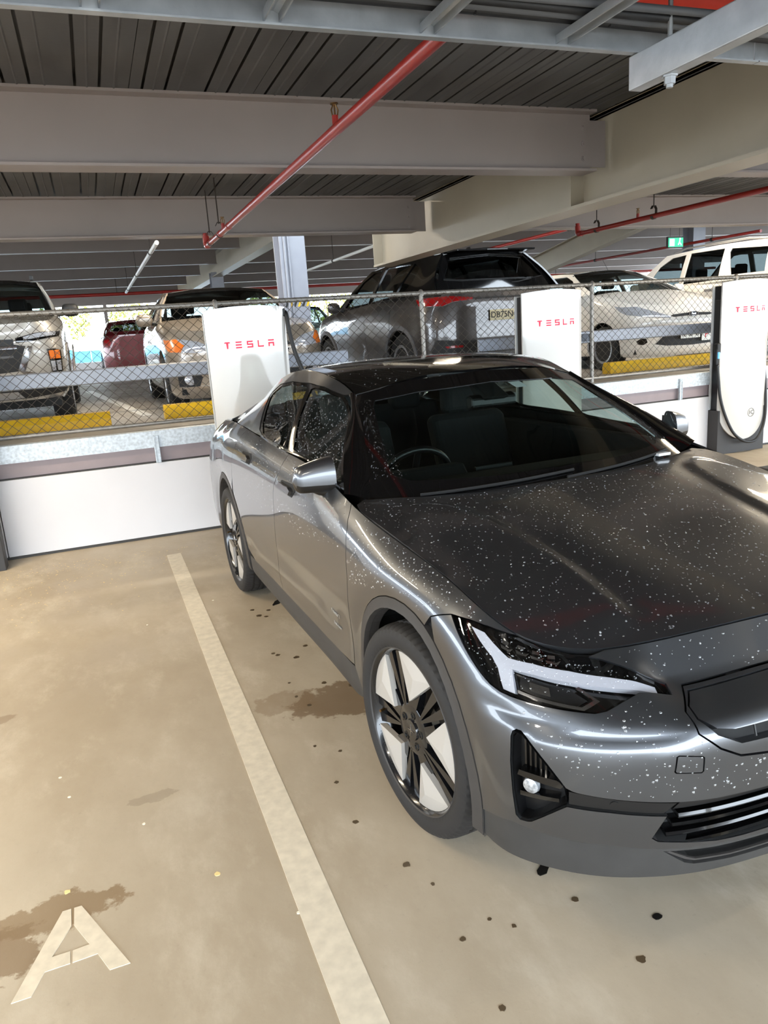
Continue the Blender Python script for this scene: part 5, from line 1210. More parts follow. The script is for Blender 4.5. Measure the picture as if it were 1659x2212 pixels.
drops('rain_drops', bodywall, in_poly([(.56, .90), (.72, .95), (.95, .98), (1.2, .90), (1.05, .83), (.95, .82), (.6, .87)]), 260, .001, .003, lamps[0], .001, 12)
# ------------------------------------------------------------------ parked cars on the raised deck
glass('dark_glass', (.16, .18, .18), 1.6); glass('pale_glass', (.34, .38, .38), 1.55)
mat('amber_lens', (232, 120, 40), .2, coat=.6); mat('clear_lens', (196, 198, 204), .12, metal=.4, noise=.22, nscale=40); mat('plate_cream', (226, 214, 176), .5); mat('plate_white', (232, 232, 226), .5); mat('ink', (28, 28, 32), .6)
mat('plate_red', (206, 30, 34), .5); mat('alloy', (170, 170, 172), .3, metal=.7); mat('plain_tyre', (26, 26, 27), .8); mat('plastic_grey', (84, 84, 86), .6); mat('clad_black', (22, 22, 23), .6)
mat('drop_green', (120, 210, 60), .6); mat('sun_shade', (190, 214, 220), .5)
class Car:
    def __init__(c, name, label, loc, rz, paint_, fo=.9, wb=2.7, ro=.95, hw=.9, cl=.19, hf=.78, cowl=1.0, belt=(1.0, 1.06), roofz=1.47, tr=.33, A0=.45, A1=1.15, C1=2.9, C0=3.3, rhw=.58, upf=.3, deckz=None, tail_up=.0, glass_='dark_glass', arch_r=None, group='cars parked on the raised deck', rearz=None):
        c.root = thing(name, label, 'car', loc, rz, group); c.p = paint_
        c.fo, c.wb, c.ro, c.hw = fo, wb, ro, hw; c.tr = tr; c.g = glass_
        T = np.array(WALL); K = T.shape[0]; Gq = np.zeros((8, K, 3)); zr = rearz or belt[1]
        ymap = lambda y: np.interp(y, [-.873, 0, 2.735, 3.735], [-fo, 0, wb, wb+ro])
        for j in range(K):
            y7 = ymap(T[j, 7, 1]); zt = np.interp(y7, [-fo, -fo*.3, A0-.05, A0+.3, C0-.3, wb+ro], [hf, hf+(cowl-hf)*.55, cowl, belt[0], belt[1], zr])
            for i in range(8):
                w_, y_, z_ = T[j, i]; y = ymap(y_); y5 = ymap(T[j, 4, 1])
                if j < 7: y = y*(1-upf*max(0, (i-4)/3)) + y5*upf*max(0, (i-4)/3)
                if j > 13: y = y*(1-tail_up) + ymap(T[j, 4, 1])*tail_up
                Gq[i, j] = (-w_*hw/.93, y, cl+(z_-T[j, 0, 2])/(T[j, 7, 2]-T[j, 0, 2])*(zt-cl))
        m = Gq[4]; uu = np.r_[0, np.cumsum(np.linalg.norm(np.diff(m, axis=0), axis=1))]
        c.S = Grid(Gq, uu, V); c.uu = uu; c.zt = zt
        a, b = np.meshgrid(np.linspace(0, uu[-1], 200), np.linspace(V[0], V[-1], 44)); c.a, c.b = a.ravel(), b.ravel(); c.P = c.S.pt(c.a, c.b)
        c.ar = arch_r or tr+.055; c.hz = tr
        def arc(yc, n=18): return [c.suv(yc+c.ar*math.cos(t), c.hz+c.ar*math.sin(t)) for t in np.linspace(-.30, PI+.30, n)]
        A_, B_ = arc(0.), arc(wb)
        low = .125
        body = [(0, low), (0, V[-1]), (uu[8], V[-1]), (uu[12], V[-1]), (uu[-1], V[-1]), (uu[-1], low), (uu[14], low)]+[p for p in B_]+[(uu[10], low)]+[p for p in A_]+[(uu[4], low)]
        c.body = whole('body_shell', c.S, body, paint_, c.root, res=.06, thick=.03)
        # bonnet / boot as height field between the top edges
        pts = []
        for j in range(0, 9): pts.append((-Gq[7, j, 0], Gq[7, j, 1], Gq[7, j, 2]))
        cz = cowl+.015; yb = A0-.12
        pts += [(0, yb, cz+.012), (.4, yb+.03, cz+.008), (0, (Gq[7, 0, 1]+yb)/2, (hf+cowl)/2+.05), (.45, (Gq[7, 0, 1]+yb)/2, (hf+cowl)/2+.035)]
        c.hood = HF(pts, 'wyz'); hp_ = [(-p[0], p[1]) for p in c.S.pt(np.linspace(0, uu[8]*.985, 34), np.full(34, V[-1]))]
        whole('bonnet', c.hood, hp_+[(hp_[-1][0]-.03, A0+.08), (.6*hw, A0+.0), (.3, yb+.02), (0, yb)], paint_, c.root, res=.06, gap=.004, thick=.02)
        # glasshouse
        b0, b1 = belt; rw = rhw; hb = hw*.915
        c.side = HF([(A0-.1, b0-.02, hb), (A0+.6, (2*b0+b1)/3, hb+.004), ((A0+C0)/2, (b0+b1)/2, hb), (C0-.1, b1, hb-.03), (C0+.2, b1, hb-.06), (A1, roofz-.06, rw+.02), ((A1+C1)/2, roofz-.02, rw+.02), (C1, roofz-.055, rw), ((A1+C1)/2, (b1+roofz)/2, (hb+rw)/2+.025), ((A0+A1)/2, (b0+roofz)/2-.02, (hb+rw)/2+.035), ((C0+C1)/2, (b1+roofz)/2, (hb+rw)/2+.0)], 'yzw', mirror=False)
        def bz(y): return float(np.interp(y, [A0, C0], [b0, b1]))
        c.bz = bz
        top = [(A1, roofz-.06), (A1+(C1-A1)*.25, roofz-.032), ((A1+C1)/2, roofz-.02), (A1+(C1-A1)*.8, roofz-.03), (C1, roofz-.055)]
        out = [(A0-.02, b0-.005)]+[(y, bz(y)-.01) for y in np.linspace(A0+.2, C0-.2, 6)]+[(C0, b1-.01)]+top[::-1]
        c.out = out; c.top = top; c.rz_, c.A0, c.A1, c.C0, c.C1, c.belt, c.roofz, c.rw, c.hb = roofz, A0, A1, C0, C1, belt, roofz, rw, hb
        rt = [(0, A1-.10, roofz-.03), (0, (A1+C1)/2, roofz+.012), (0, C1+.03, roofz-.02), (rw, A1, roofz-.06), (rw, (A1+C1)/2, roofz-.02), (rw-.02, C1, roofz-.055), (rw*.6, A1-.05, roofz-.035), (rw*.6, C1, roofz-.03)]
        c.roof = HF(rt, 'wyz'); c.ws = HF([(0, cowl-.02, A0-.12), (.5, cowl-.02, A0-.03), (hb-.07, b0-.01, A0+.06), (0, roofz-.03, A1-.10), (rw*.6, roofz-.04, A1-.06), (rw, roofz-.06, A1), (0, (cowl+roofz)/2, (A0+A1)/2-.13)], 'wzy')
        re0 = [(0, b1+.0, C0+.06), (.5, b1, C0+.02), (hb-.08, b1, C0-.06), (0, roofz-.02, C1+.03), (rw*.6, roofz-.03, C1+.01), (rw-.02, roofz-.055, C1-.02), (0, (b1+roofz)/2, (C0+C1)/2+.07)]
        c.rg = HF(re0, 'wzy'); 
    def suv(c, y, z):
        k = (c.a > c.uu[5]*.9) & (c.a < c.uu[15]); i = np.argmin((c.P[k, 1]-y)**2+(c.P[k, 2]-z)**2); u, v = float(c.a[k][i]), float(c.b[k][i])
        for _ in range(4):
            f = lambda a, b: c.S.base([a], [b])[0][1:]-np.array([y, z])
            r = f(u, v); J = np.stack([(f(u+1e-3, v)-r)/1e-3, (f(u, v+1e-3)-r)/1e-3], 1)
            try: s_ = np.clip(np.linalg.solve(J, -r), -.03, .03)
            except Exception: break
            u += s_[0]; v = min(max(v+s_[1], V[0]), V[-1])
        return float(u), float(v)
    def fuv(c, w_, z):
        k = c.a < c.uu[7]; i = np.argmin((c.P[k, 0]+w_)**2+(c.P[k, 2]-z)**2+.0*c.a[k]); u, v = float(c.a[k][i]), float(c.b[k][i])
        for _ in range(6):
            f = lambda a, b: np.array([c.S.base([a], [b])[0][0]+w_, c.S.base([a], [b])[0][2]-z])
            r = f(u, v); J = np.stack([(f(u+1e-3, v)-r)/1e-3, (f(u, v+1e-3)-r)/1e-3], 1)
            try: s_ = np.clip(np.linalg.solve(J+1e-9*np.eye(2), -r), -.05, .05)
            except Exception: break
            u = min(max(u+s_[0], 0), c.uu[7]); v = min(max(v+s_[1], V[0]), V[-1])
        return u, v
    def ruv(c, w_, z):
        k = c.a > c.uu[14]; i = np.argmin((c.P[k, 0]+w_)**2+(c.P[k, 2]-z)**2); return float(c.a[k][i]), float(c.b[k][i])
    def pair(c, name, pts, m, fn='f', offs=.004, thick=.01, res=.03, parent=None):
        f = dict(f=c.fuv, s=c.suv, r=c.ruv)[fn]; return both(name, c.S, [f(*p) for p in pts], m, parent or c.root, offs=offs, thick=thick, res=res)
    def mid(c, name, pts, m, fn='f', offs=.004, thick=.01, res=.04):
        f = dict(f=c.fuv, s=c.suv, r=c.ruv)[fn]; q = [f(*p) for p in pts]
        if fn == 'r':                       # the rear centre line is the last column
            d = cut(c.S, q, offs=offs, thick=thick, res=res); return skin(name, joined(d, mirrored(d)), m, c.root)
        q = [(0., b) if abs(p[0]) < 1e-6 else (a, b) for p, (a, b) in zip(pts, q)]
        return whole(name, c.S, q, m, c.root, offs=offs, thick=thick, res=res)
    def windows(c, wins, pillar=None, roof_m=None, screen_in=.05, rear=True, frame='gloss_black'):
        pm = pillar or c.p
        both('cabin_frame', c.side, c.out, pm, c.root, res=.07, thick=.02, holes=wins)
        for k, w_ in enumerate(wins): both('side_window', c.side, w_, c.g, c.root, res=.1, offs=-.012, thick=0)
        A1, C1, rz, rw = c.A1, c.C1, c.roofz, c.rw
        e = c.side.pt([p[0] for p in c.top], [p[1] for p in c.top]); ep = [(-q[0], q[1]) for q in e]
        c.roof_o = whole('roof_panel', c.roof, [(0, A1-.10), (rw*.6, A1-.055)]+ep+[(rw*.6, C1+.01), (0, C1+.03)], roof_m or c.p, c.root, res=.08, thick=.02)
        b0, b1 = c.belt; cw = c.hood.h(np.array([0.]), np.array([c.A0-.12]))[0]
        whole('windscreen', c.ws, [(0, cw-.03), (.45, cw-.03), (c.hb-.09, b0-.01), (c.rw+.07*0+.045, (b0+rz)/2+.12), (rw-.045, rz-.10), (rw*.6, rz-.075), (0, rz-.065)], c.g, c.root, res=.09, thick=0)
        whole('screen_surround', c.ws, [(0, cw-.04), (.45, cw-.04), (c.hb-.02, b0-.02), (rw+.004, rz-.055), (rw*.6, rz-.035), (0, rz-.025), (0, rz-.067), (rw*.6, rz-.077), (rw-.045, rz-.10), (rw+.045, (b0+rz)/2+.12), (c.hb-.09, b0-.01), (.45, cw-.03), (0, cw-.03)], frame, c.root, res=.06, offs=.001, thick=.01)
        if rear:
            whole('rear_window', c.rg, [(0, b1+.08), (.45, b1+.08), (c.hb-.20, b1+.10), (rw-.06, rz-.12), (0, rz-.09)], c.g, c.root, res=.09, offs=.004, thick=0)
            whole('tail_surround', c.rg, [(0, b1-.03), (.45, b1-.03), (c.hb-.07, b1-.03), (rw, rz-.055), (rw*.6, rz-.03), (0, rz-.02), (0, rz-.09), (rw-.06, rz-.12), (c.hb-.20, b1+.10), (.45, b1+.08), (0, b1+.08)], pm, c.root, res=.06, thick=.015)
        MB().box(-c.hw+.12, c.hw-.12, c.A0+.1, c.C0-.1, .35, b0-.12).obj('cabin_floor', 'rough_black', c.root)
        for x in (-.36, .36):
            for y in (c.A0+1.15, c.A0+2.0):
                if y < c.C0-.25:
                    MB().box(x-.22, x+.22, y, y+.12, .5, b0+.10).obj('seat_back', 'cabin_black', c.root, bevel=.04); MB().box(x-.11, x+.11, y+.02, y+.10, b0+.12, b0+.28).obj('headrest', 'cabin_black', c.root, bevel=.03)
        MB().box(-.70, .70, c.A0+.05, c.A0+.45, b0-.22, b0-.04).obj('dashboard', 'cabin_black', c.root, bevel=.03)
        # boot lid / rear deck
        zz = c.S.pt([c.uu[-1]], [V[-1]])[0]
        ye = zz[1]
        if ye > c.C0+.12:
            jj = [p for p in c.S.pt(np.linspace(c.uu[13], c.uu[-1], 24), np.full(24, V[-1]))]
            pts = [(-p[0], p[1], p[2]) for p in jj]+[(0, c.C0, c.belt[1]+.01), (.4, c.C0, c.belt[1]+.008)]
            bs = HF(pts, 'wyz'); whole('boot_lid', bs, [(0, c.C0+.0), (c.hb-.10, c.C0-.10)]+[(-p[0]-.002, p[1]) for p in jj if p[1] > c.C0-.08]+[(0, ye)], c.p, c.root, res=.08, thick=.02)
    def wheels(c, rim='alloy', n=5, wd=.11, style='spoke', rr=None):
        tr = c.tr; rr = rr or tr*.66
        tm = MB().lathe([(-.09, rr), (-wd, rr+.02), (-wd, tr-.03), (-wd+.03, tr), (wd-.03, tr), (wd, tr-.03), (wd, rr+.02), (.09, rr)], 40, 0).mesh('tyre', 'plain_tyre', 40)
        sp_ = MB(); sp_.lathe([(-.10, rr-.025), (-.105, rr), (-.09, rr+.006), (.08, rr), (.08, rr-.02), (-.08, rr-.03)], 40, 0, closed=True); sp_.lathe([(-.06, .07), (-.085, .06), (-.09, 0)], 20, 0)
        for k in range(n):
            a0 = 360*k/n; sp_.add([(-.09, *polar(rr-.015, a0-9)), (-.09, *polar(rr-.015, a0+9)), (-.08, *polar(.05, a0+28)), (-.08, *polar(.05, a0-28)), (-.05, *polar(rr-.015, a0-9)), (-.05, *polar(rr-.015, a0+9)), (-.05, *polar(.05, a0+28)), (-.05, *polar(.05, a0-28))], [(0, 1, 2, 3), (4, 7, 6, 5), (0, 4, 5, 1), (1, 5, 6, 2), (2, 6, 7, 3), (3, 7, 4, 0)])
        rm = sp_.mesh('rim', rim, 35); dk = MB().lathe([(-.03, 0.02), (-.03, rr-.03)], 24, 0).mesh('brake_back', 'rough_black')
        for y in (0, c.wb):
            for s in (1, -1):
                o = bpy.data.objects.new('wheel', None); COL.objects.link(o); o.parent = c.root; o.location = (-s*(c.hw-wd-.012), y, tr); o.rotation_euler = (random.random(), 0, 0 if s == 1 else PI)
                for me in (tm, rm, dk): link(me.name, me, o)
                pr = [(y+(c.ar+.02)*math.cos(t), c.hz+(c.ar+.02)*math.sin(t)) for t in np.linspace(-.3, PI+.3, 14)]; nn = len(pr)
                MB().add([(x, a, b) for x in (-s*(c.hw-.05), -s*.5) for a, b in pr], [(i, i+1, nn+i+1, nn+i) for i in range(nn-1)]+[tuple(range(nn, 2*nn))]).obj('wheel_housing', 'rough_black', c.root)
        MB().box(-c.hw+.12, c.hw-.12, -c.fo+.25, c.wb+c.ro-.25, .22, .30).obj('underbody', 'rough_black', c.root)
    def arches(c, wd=.06, m='clad_black'):
        for yc in (0., c.wb):
            o_ = [c.suv(yc+(c.ar+wd)*math.cos(t), c.hz+(c.ar+wd)*math.sin(t)) for t in np.linspace(-.25, PI+.25, 18)]; i_ = [c.suv(yc+c.ar*math.cos(t), c.hz+c.ar*math.sin(t)) for t in np.linspace(-.25, PI+.25, 18)]
            both('arch_moulding', c.S, o_+i_[::-1], m, c.root, offs=.012, thick=.03, res=.05)
    def mirrors(c, y=None, z=None, m=None):
        y = y or c.A0+.28; z = z or c.belt[0]+.04
        for s in (1, -1):
            v_, f_ = [], []; nu, nv = 12, 16
            for i in range(nu+1):
                t = i/nu; k = math.sqrt(max(0, 1-(2*t-1)**4)); 
                for j in range(nv):
                    a = 2*PI*j/nv; v_.append((-s*(c.hw-.02+.20*t), y+.07*k*math.cos(a)*(.6 if math.cos(a) > 0 else 1)+.03*t, z+.075*k*math.sin(a)))
            for i in range(nu):
                for j in range(nv): f_.append((i*nv+j, i*nv+(j+1) % nv, (i+1)*nv+(j+1) % nv, (i+1)*nv+j))
            o = MB().add(v_, f_).obj('door_mirror', m or c.p, c.root, 60)
            MB().tube([(-s*(c.hw-.10), y+.02, z-.05), (-s*(c.hw+.05), y+.02, z-.03)], .025, 8).obj('mirror_arm', 'clad_black', o, 50)
    def gaps(c, ys):
        for y, z0, z1, dy in ys:
            p = [c.suv(y+dy*t, z0+(z1-z0)*t) for t in np.linspace(0, 1, 8)]
            both('door_joint', c.S, p+[(a+.008, b) for a, b in p[::-1]], 'rough_black', c.root, offs=.0012, thick=0, res=.2)
    def plate(c, txt, w_, h_, fn, x, z, m='plate_cream', ink='ink', yoff=.02):
        f = c.fuv if fn == 'f' else c.ruv; u, v = f(abs(x), z); P = c.S.pt([u], [v])[0]; s = 1 if fn == 'r' else -1
        o = MB().box(-w_/2, w_/2, -.004, .004, -h_/2, h_/2).obj('number_plate', m, c.root, bevel=.002); o.location = (x, P[1]+s*yoff, z)
        t = link('plate_lettering', text_mesh(txt, h_*.82, .001), o); t.data.materials.append(MATS[ink]); t.location = (0, s*.0065, 0); t.rotation_euler = (PI/2, 0, 0 if fn == 'f' else PI)
        return o
LOCZ = DECK
# --- tan saloon facing the fence
paint('paint_tan', (150, 138, 124), .45, .32)
cz = Car('saloon_car', 'tan saloon with amber and clear headlamps nosed up to the fence', (1.63, 8.95, LOCZ), 0, 'paint_tan', fo=.92, wb=2.685, ro=.98, hw=.895, cl=.17, hf=.83, cowl=1.02, belt=(1.02, 1.09), roofz=1.455, tr=.325, A0=.42, A1=1.20, C1=2.75, C0=3.25, rhw=.60, upf=.25, glass_='pale_glass')
b = cz.bz
cz.windows([[(.78, b(.78)+.02), (1.60, b(1.6)+.02), (1.62, 1.385), (1.30, 1.375), (1.10, 1.31)], [(1.70, b(1.7)+.02), (2.75, b(2.75)+.03), (2.86, 1.20), (2.62, 1.34), (1.72, 1.388)]])
cz.wheels(); cz.mirrors(); cz.gaps([(.55, .35, 1.0, .0), (1.65, .30, 1.05, .0)])
cz.pair('headlight', [(.845, .80), (.83, .67), (.62, .655), (.46, .655), (.44, .70), (.56, .765), (.72, .80)], 'clear_lens', offs=.006, thick=.02)
cz.pair('indicator_lens', [(.862, .815), (.838, .675), (.745, .668), (.70, .735), (.76, .805)], 'amber_lens', offs=.010, thick=.012)
cz.mid('grille', [(0, .735), (.36, .725), (.42, .685), (.36, .60), (0, .585)], 'clad_black', offs=.006)
cz.mid('grille_bar', [(0, .675), (.41, .675), (.40, .645), (0, .64)], cz.p, offs=.016, thick=.02)
cz.mid('lower_grille', [(0, .50), (.44, .49), (.50, .38), (0, .36)], 'clad_black', offs=.004)
fr_ = cz.pair('fog_recess', [(.80, .46), (.79, .31), (.60, .30), (.56, .40), (.60, .45)], 'clad_black', offs=.004, thick=.006)
for s, pa in ((1, fr_[0]), (-1, fr_[1])):
    u, v = cz.fuv(.685, .385); p = cz.S.pt([u], [v])[0]; MB().lathe([(.02, .062), (-.012, .062), (-.018, .045), (-.02, 0)], 24, 1, (s*p[0], p[1]-.004, p[2])).obj('fog_lamp', 'clear_lens', pa, 40)
cz.mid('lower_lip', [(0, .30), (.55, .31), (.80, .30), (.80, .285), (.5, .285), (0, .275)], 'paint_tan', offs=.02, thick=.02)
# --- silver pickup
paint('paint_silver', (178, 172, 162), .35, .34)
tt = Car('pickup_truck', 'silver pickup with stacked amber indicator lamps nosed up to the fence', (-1.14, 9.2, LOCZ), 0, 'paint_silver', fo=.93, wb=3.0, ro=1.25, hw=.905, cl=.30, hf=1.03, cowl=1.17, belt=(1.17, 1.22), roofz=1.66, tr=.38, A0=.42, A1=1.05, C1=2.45, C0=2.75, rhw=.64, upf=.7, glass_='pale_glass', tail_up=.8)
b = tt.bz
tt.windows([[(.76, b(.76)+.02), (1.52, b(1.5)+.02), (1.54, 1.59), (1.20, 1.58), (1.02, 1.50)], [(1.62, b(1.6)+.02), (2.40, b(2.4)+.02), (2.34, 1.56), (1.64, 1.595)]])
tt.wheels('alloy', 6); tt.mirrors(m='clad_black', z=1.24); tt.gaps([(.52, .5, 1.15, 0), (1.57, .5, 1.2, 0)]); tt.arches(.05, 'paint_silver')
tt.pair('headlight', [(.86, .985), (.845, .925), (.60, .885), (.46, .875), (.46, .92), (.62, .96)], 'gloss_black', offs=.006, thick=.02)
tt.pair('headlight_lens', [(.82, .97), (.81, .935), (.60, .905), (.53, .90), (.53, .925), (.64, .955)], 'clear_lens', offs=.012, thick=.012)
tt.mid('grille', [(0, .93), (.44, .91), (.44, .86), (.54, .84), (.44, .60), (0, .58)], 'clad_black', offs=.006)
tt.mid('grille_bar', [(0, .86), (.46, .85), (.46, .82), (0, .825)], 'chrome', offs=.018, thick=.02)
tt.mid('grille_bar', [(0, .76), (.42, .755), (.42, .735), (0, .735)], 'plastic_grey', offs=.018, thick=.02)
tt.pair('chrome_blade', [(.56, .84), (.60, .83), (.50, .60), (.66, .55), (.50, .555), (.44, .62)], 'chrome', offs=.016, thick=.03)
fg = tt.pair('lamp_cluster', [(.80, .80), (.845, .78), (.835, .56), (.79, .545), (.74, .57), (.725, .80)], 'gloss_black', offs=.006, thick=.012)
for x0 in (.735, .785):
    both('indicator_lens', tt.S, [tt.fuv(*p) for p in ((x0+.042, .785), (x0+.042, .70), (x0+.004, .70), (x0+.002, .785))], 'amber_lens', fg, offs=.014, thick=.012, res=.05)
    both('fog_lens', tt.S, [tt.fuv(*p) for p in ((x0+.040, .68), (x0+.036, .58), (x0+.008, .58), (x0+.004, .68))], 'clear_lens', fg, offs=.014, thick=.012, res=.05)
tt.mid('lower_bumper', [(0, .48), (.60, .49), (.85, .50), (.84, .36), (.5, .33), (0, .33)], 'clad_black', offs=.008, thick=.03)
tt.mid('skid_plate', [(0, .40), (.40, .40), (.45, .34), (0, .335)], 'alloy', offs=.014, thick=.03)
o = MB().box(-.02, .02, -.002, .002, 0, .04).obj('windscreen_sticker', 'drop_green', tt.root)
o.data = MB().box(.03, .30, .49, .50, 1.19, 1.24).mesh('windscreen_sticker', 'drop_green')
MB().box(-.62, -.58, 1.05, 1.12, 1.625, 1.68).obj('roof_bar_foot', 'clad_black', tt.root, bevel=.008); MB().box(.58, .62, 1.05, 1.12, 1.625, 1.68).obj('roof_bar_foot', 'clad_black', tt.root, bevel=.008)
# --- dark grey wagon, tail towards the fence
paint('paint_slate', (68, 64, 62), .5, .30)
rv = Car('crossover_wagon', 'slate grey crossover wagon with red tail lamps backed up to the fence', (4.36-.03*3.5, 7.52+.86+2.69, LOCZ-.02), PI+.03, 'paint_slate', fo=.92, wb=2.69, ro=.88, hw=.915, cl=.22, hf=.93, cowl=1.09, belt=(1.08, 1.17), roofz=1.62, tr=.355, A0=.40, A1=1.12, C1=3.17, C0=3.47, rhw=.535, upf=.4, glass_='dark_glass', tail_up=.85, rearz=1.14)
b = rv.bz
rv.windows([[(.74, b(.74)+.02), (1.55, b(1.55)+.02), (1.57, 1.545), (1.25, 1.53), (1.02, 1.43)], [(1.64, b(1.64)+.02), (2.40, b(2.4)+.02), (2.50, 1.525), (1.66, 1.55)], [(2.48, b(2.48)+.02), (2.70, b(2.7)+.05), (2.80, 1.30), (2.78, 1.45), (2.58, 1.52)]], pillar='gloss_black', roof_m='gloss_black')
rv.wheels('alloy', 5); rv.mirrors(); rv.arches(.055, 'plastic_grey'); rv.gaps([(.5, .4, 1.05, 0), (1.6, .35, 1.1, 0), (2.42, .75, 1.15, .05)])
rv.pair('rear_pillar', [(2.75, 1.14), (3.15, 1.13), (3.1, 1.0), (2.7, 1.0)], 'paint_slate', 's')
tlp = rv.pair('tail_light', [(.865, 1.09), (.62, 1.085), (.36, 1.06), (.36, 1.035), (.62, 1.03), (.72, .98), (.86, 1.0)], 'red_lens', 'r', offs=.012, thick=.02)
rv.mid('tail_garnish', [(.0, 1.06), (.40, 1.06), (.40, 1.035), (.0, 1.035)], 'clad_black', 'r', offs=.012)
rv.mid('tail_bumper', [(.0, .60), (.60, .60), (.80, .64), (.84, .50), (.70, .42), (.0, .40)], 'clad_black', 'r', offs=.012, thick=.03)
rv.mid('bumper_plate', [(.0, .46), (.48, .46), (.55, .36), (.0, .34)], 'plastic_grey', 'r', offs=.02, thick=.03)
rv.pair('rear_reflector', [(.72, .56), (.54, .55), (.54, .53), (.71, .535)], 'red_lens', 'r', offs=.016)
rv.plate('DB75NC', .37, .115, 'r', .0, .86, 'plate_cream', yoff=.012)
MB().prism([(3.10, 1.60), (3.46, 1.575), (3.47, 1.555), (3.20, 1.555)], -.50, .50, 0).obj('roof_spoiler', 'gloss_black', rv.root, bevel=.008)
MB().box(-.13, .13, 3.462, 3.472, 1.56, 1.572).obj('brake_light', 'plastic_grey', rv.root)
MB().prism([(2.7, 1.615), (2.86, 1.615), (2.86, 1.66), (2.80, 1.66)], -.012, .012, 0).obj('shark_antenna', 'gloss_black', rv.root, bevel=.004)
MB().tube([(0, 3.50, 1.19), (-.25, 3.505, 1.21), (-.42, 3.49, 1.24)], .008, 6).obj('rear_wiper', 'clad_black', rv.root, 40)
for s in (-1, 1): MB().tube([(s*.52, 1.25, 1.605), (s*.525, 1.7, 1.625), (s*.52, 2.6, 1.62), (s*.50, 3.0, 1.60)], .014, 8).obj('roof_rail', 'clad_black', rv.root, 40)
# --- white hatchback facing the fence
paint('paint_white', (226, 220, 210), .0, .35)
fs = Car('hatchback_car', 'white hatchback with swept headlamps and red P plate nosed up to the fence', (7.44, 8.70, LOCZ), 0, 'paint_white', fo=.80, wb=2.489, ro=.66, hw=.861, cl=.17, hf=.78, cowl=1.03, belt=(1.03, 1.12), roofz=1.43, tr=.30, A0=.25, A1=1.05, C1=2.55, C0=2.90, rhw=.56, upf=.05, glass_='pale_glass', tail_up=.7)
b = fs.bz
fs.windows([[(.62, b(.62)+.02), (1.50, b(1.5)+.02), (1.50, 1.355), (1.20, 1.35), (.95, 1.27)], [(1.60, b(1.6)+.02), (2.3, b(2.3)+.03), (2.35, 1.28), (1.60, 1.355)]])
fs.wheels('alloy', 7); fs.mirrors(); fs.gaps([(.48, .35, 1.0, 0), (1.55, .3, 1.05, 0)])
fs.pair('headlight', [(.815, .86), (.80, .74), (.62, .69), (.36, .665), (.34, .68), (.52, .755), (.68, .83)], 'clear_lens', offs=.006, thick=.02)
fs.mid('grille_bar', [(0, .715), (.30, .70), (.34, .69), (.30, .675), (0, .685)], 'clad_black', offs=.008, thick=.012)
u, v = fs.fuv(.0, .70); p = fs.S.pt([u], [v])[0]
e = MB().prism([(.075*math.cos(a), .030*math.sin(a)) for a in np.linspace(0, 2*PI, 25)[:-1]], -.012, .012, 1).obj('badge', 'ink', fs.root); e.location = (0, p[1]-.015, p[2])
e2 = MB().tube([(.075*math.cos(a), -.012, .030*math.sin(a)) for a in np.linspace(0, 2*PI, 25)[:-1]], .003, 6, closed=True).obj('badge_rim', 'chrome', e, 40)
t_ = link('badge_script', text_mesh('Ford', .036, .001), e); t_.data.materials.append(MATS['chrome']); t_.location = (0, -.0135, 0); t_.rotation_euler = (PI/2, 0, 0)
fs.mid('lower_grille', [(0, .475), (.42, .46), (.54, .34), (.40, .315), (0, .30)], 'clad_black', offs=.006)
fs.pair('fog_lamp', [(.70, .425), (.74, .39), (.72, .35), (.67, .34), (.63, .37), (.65, .42)], 'gloss_black', offs=.006)
fs.plate('IC 60 43', .32, .10, 'f', -.06, .44, 'plate_white', yoff=.03)
fs.plate('P', .15, .15, 'f', .20, .42, 'plate_white', 'plate_red', .045)
MB().tube([(0, .98, 1.40), (0, 1.06, 1.50), (0, 1.14, 1.60)], .003, 6).obj('roof_aerial', 'ink', fs.root)
# --- white wagon, tail towards the fence
sv = Car('large_wagon', 'white seven seat wagon with dark quarter window beside the white hatchback', (10.3, 8.25+1.0+2.8, LOCZ), PI, 'paint_white', fo=.95, wb=2.80, ro=1.0, hw=.925, cl=.24, hf=.98, cowl=1.13, belt=(1.13, 1.18), roofz=1.74, tr=.37, A0=.42, A1=1.15, C1=3.45, C0=3.70, rhw=.66, upf=.5, glass_='dark_glass', tail_up=.85, rearz=1.15)
b = sv.bz
sv.windows([[(.80, b(.8)+.02), (1.60, b(1.6)+.02), (1.62, 1.65), (1.30, 1.63), (1.05, 1.50)], [(1.70, b(1.7)+.02), (2.50, b(2.5)+.02), (2.48, 1.655), (1.72, 1.66)], [(2.74, b(2.7)+.07), (3.36, b(3.3)+.06), (3.32, 1.59), (2.62, 1.64), (2.60, 1.58)]])
sv.wheels('alloy', 6); sv.mirrors(); sv.gaps([(.52, .4, 1.1, 0), (1.66, .4, 1.15, 0), (2.60, .7, 1.2, 0)])
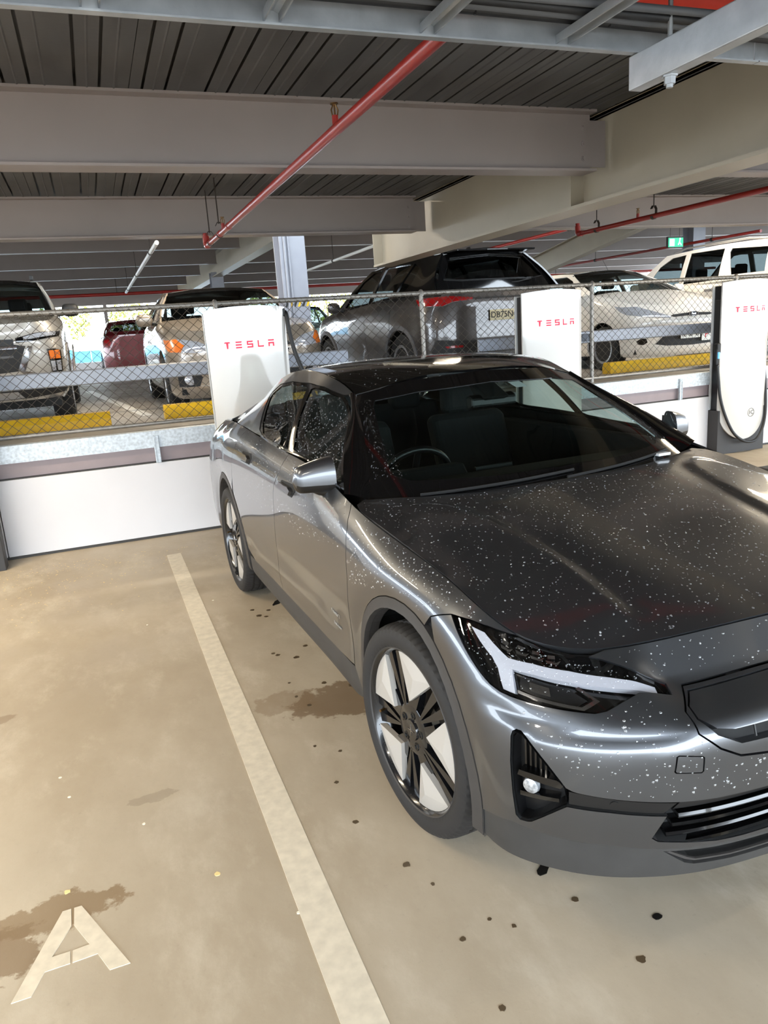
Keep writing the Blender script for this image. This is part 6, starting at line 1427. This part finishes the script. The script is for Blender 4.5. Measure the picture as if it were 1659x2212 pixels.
for y0, z0 in ((1.42, 1.0), (2.3, 1.01)):
    both('door_handle', sv.S, [sv.suv(*p) for p in ((y0, z0), (y0+.2, z0+.005), (y0+.2, z0+.04), (y0, z0+.035))], 'alloy', sv.root, offs=.02, thick=.03, res=.06)
sv.pair('tail_light', [(.90, 1.12), (.74, 1.12), (.76, .86), (.89, .88)], 'red_lens', 'r', offs=.012)
for s in (-1, 1): MB().tube([(s*.66, 1.3, 1.71), (s*.665, 1.6, 1.755), (s*.66, 2.9, 1.755), (s*.64, 3.3, 1.71)], .015, 8).obj('roof_rail', 'alloy', sv.root, 40)
# --- far cars by the open side
paint('paint_maroon', (96, 20, 24), .3, .3)
vw = Car('far_hatchback', 'small maroon hatchback with round red tail lamps far across the deck', (1.12, 23.4, LOCZ), PI, 'paint_maroon', fo=.85, wb=2.57, ro=.75, hw=.88, cl=.18, hf=.85, cowl=1.0, belt=(1.0, 1.08), roofz=1.46, tr=.32, A0=.35, A1=1.05, C1=2.75, C0=3.1, rhw=.58, tail_up=.8)
vw.windows([[(.75, 1.04), (1.5, 1.05), (1.5, 1.39), (1.05, 1.33)], [(1.6, 1.06), (2.5, 1.09), (2.55, 1.33), (1.6, 1.39)]]); vw.wheels()
for k in (.50, .70): vw.pair('tail_light', [(k+.085*math.cos(a), .90+.085*math.sin(a)) for a in np.linspace(0, 2*PI, 13)[:-1]], 'red_lens', 'r', offs=.012, res=.05)
vw.plate('BMK', .3, .1, 'r', 0, .60) if False else None
paint('paint_teal', (170, 205, 205), .1, .35)
tv = Car('far_van', 'pale teal car parked far behind the hazard taped column', (5.75, 20.6, LOCZ), 0, 'paint_teal', fo=.9, wb=2.7, ro=.9, hw=.9, cl=.18, hf=.9, cowl=1.05, belt=(1.05, 1.12), roofz=1.6, tr=.32, A0=.35, A1=1.0, C1=3.0, C0=3.3, rhw=.62, glass_='pale_glass')
tv.windows([[(.75, 1.1), (1.5, 1.1), (1.5, 1.5), (1.05, 1.44)], [(1.6, 1.12), (2.6, 1.14), (2.65, 1.46), (1.6, 1.51)]]); tv.wheels()
tv.pair('headlight', [(.82, .86), (.80, .76), (.52, .74), (.52, .82)], 'clear_lens', offs=.006)
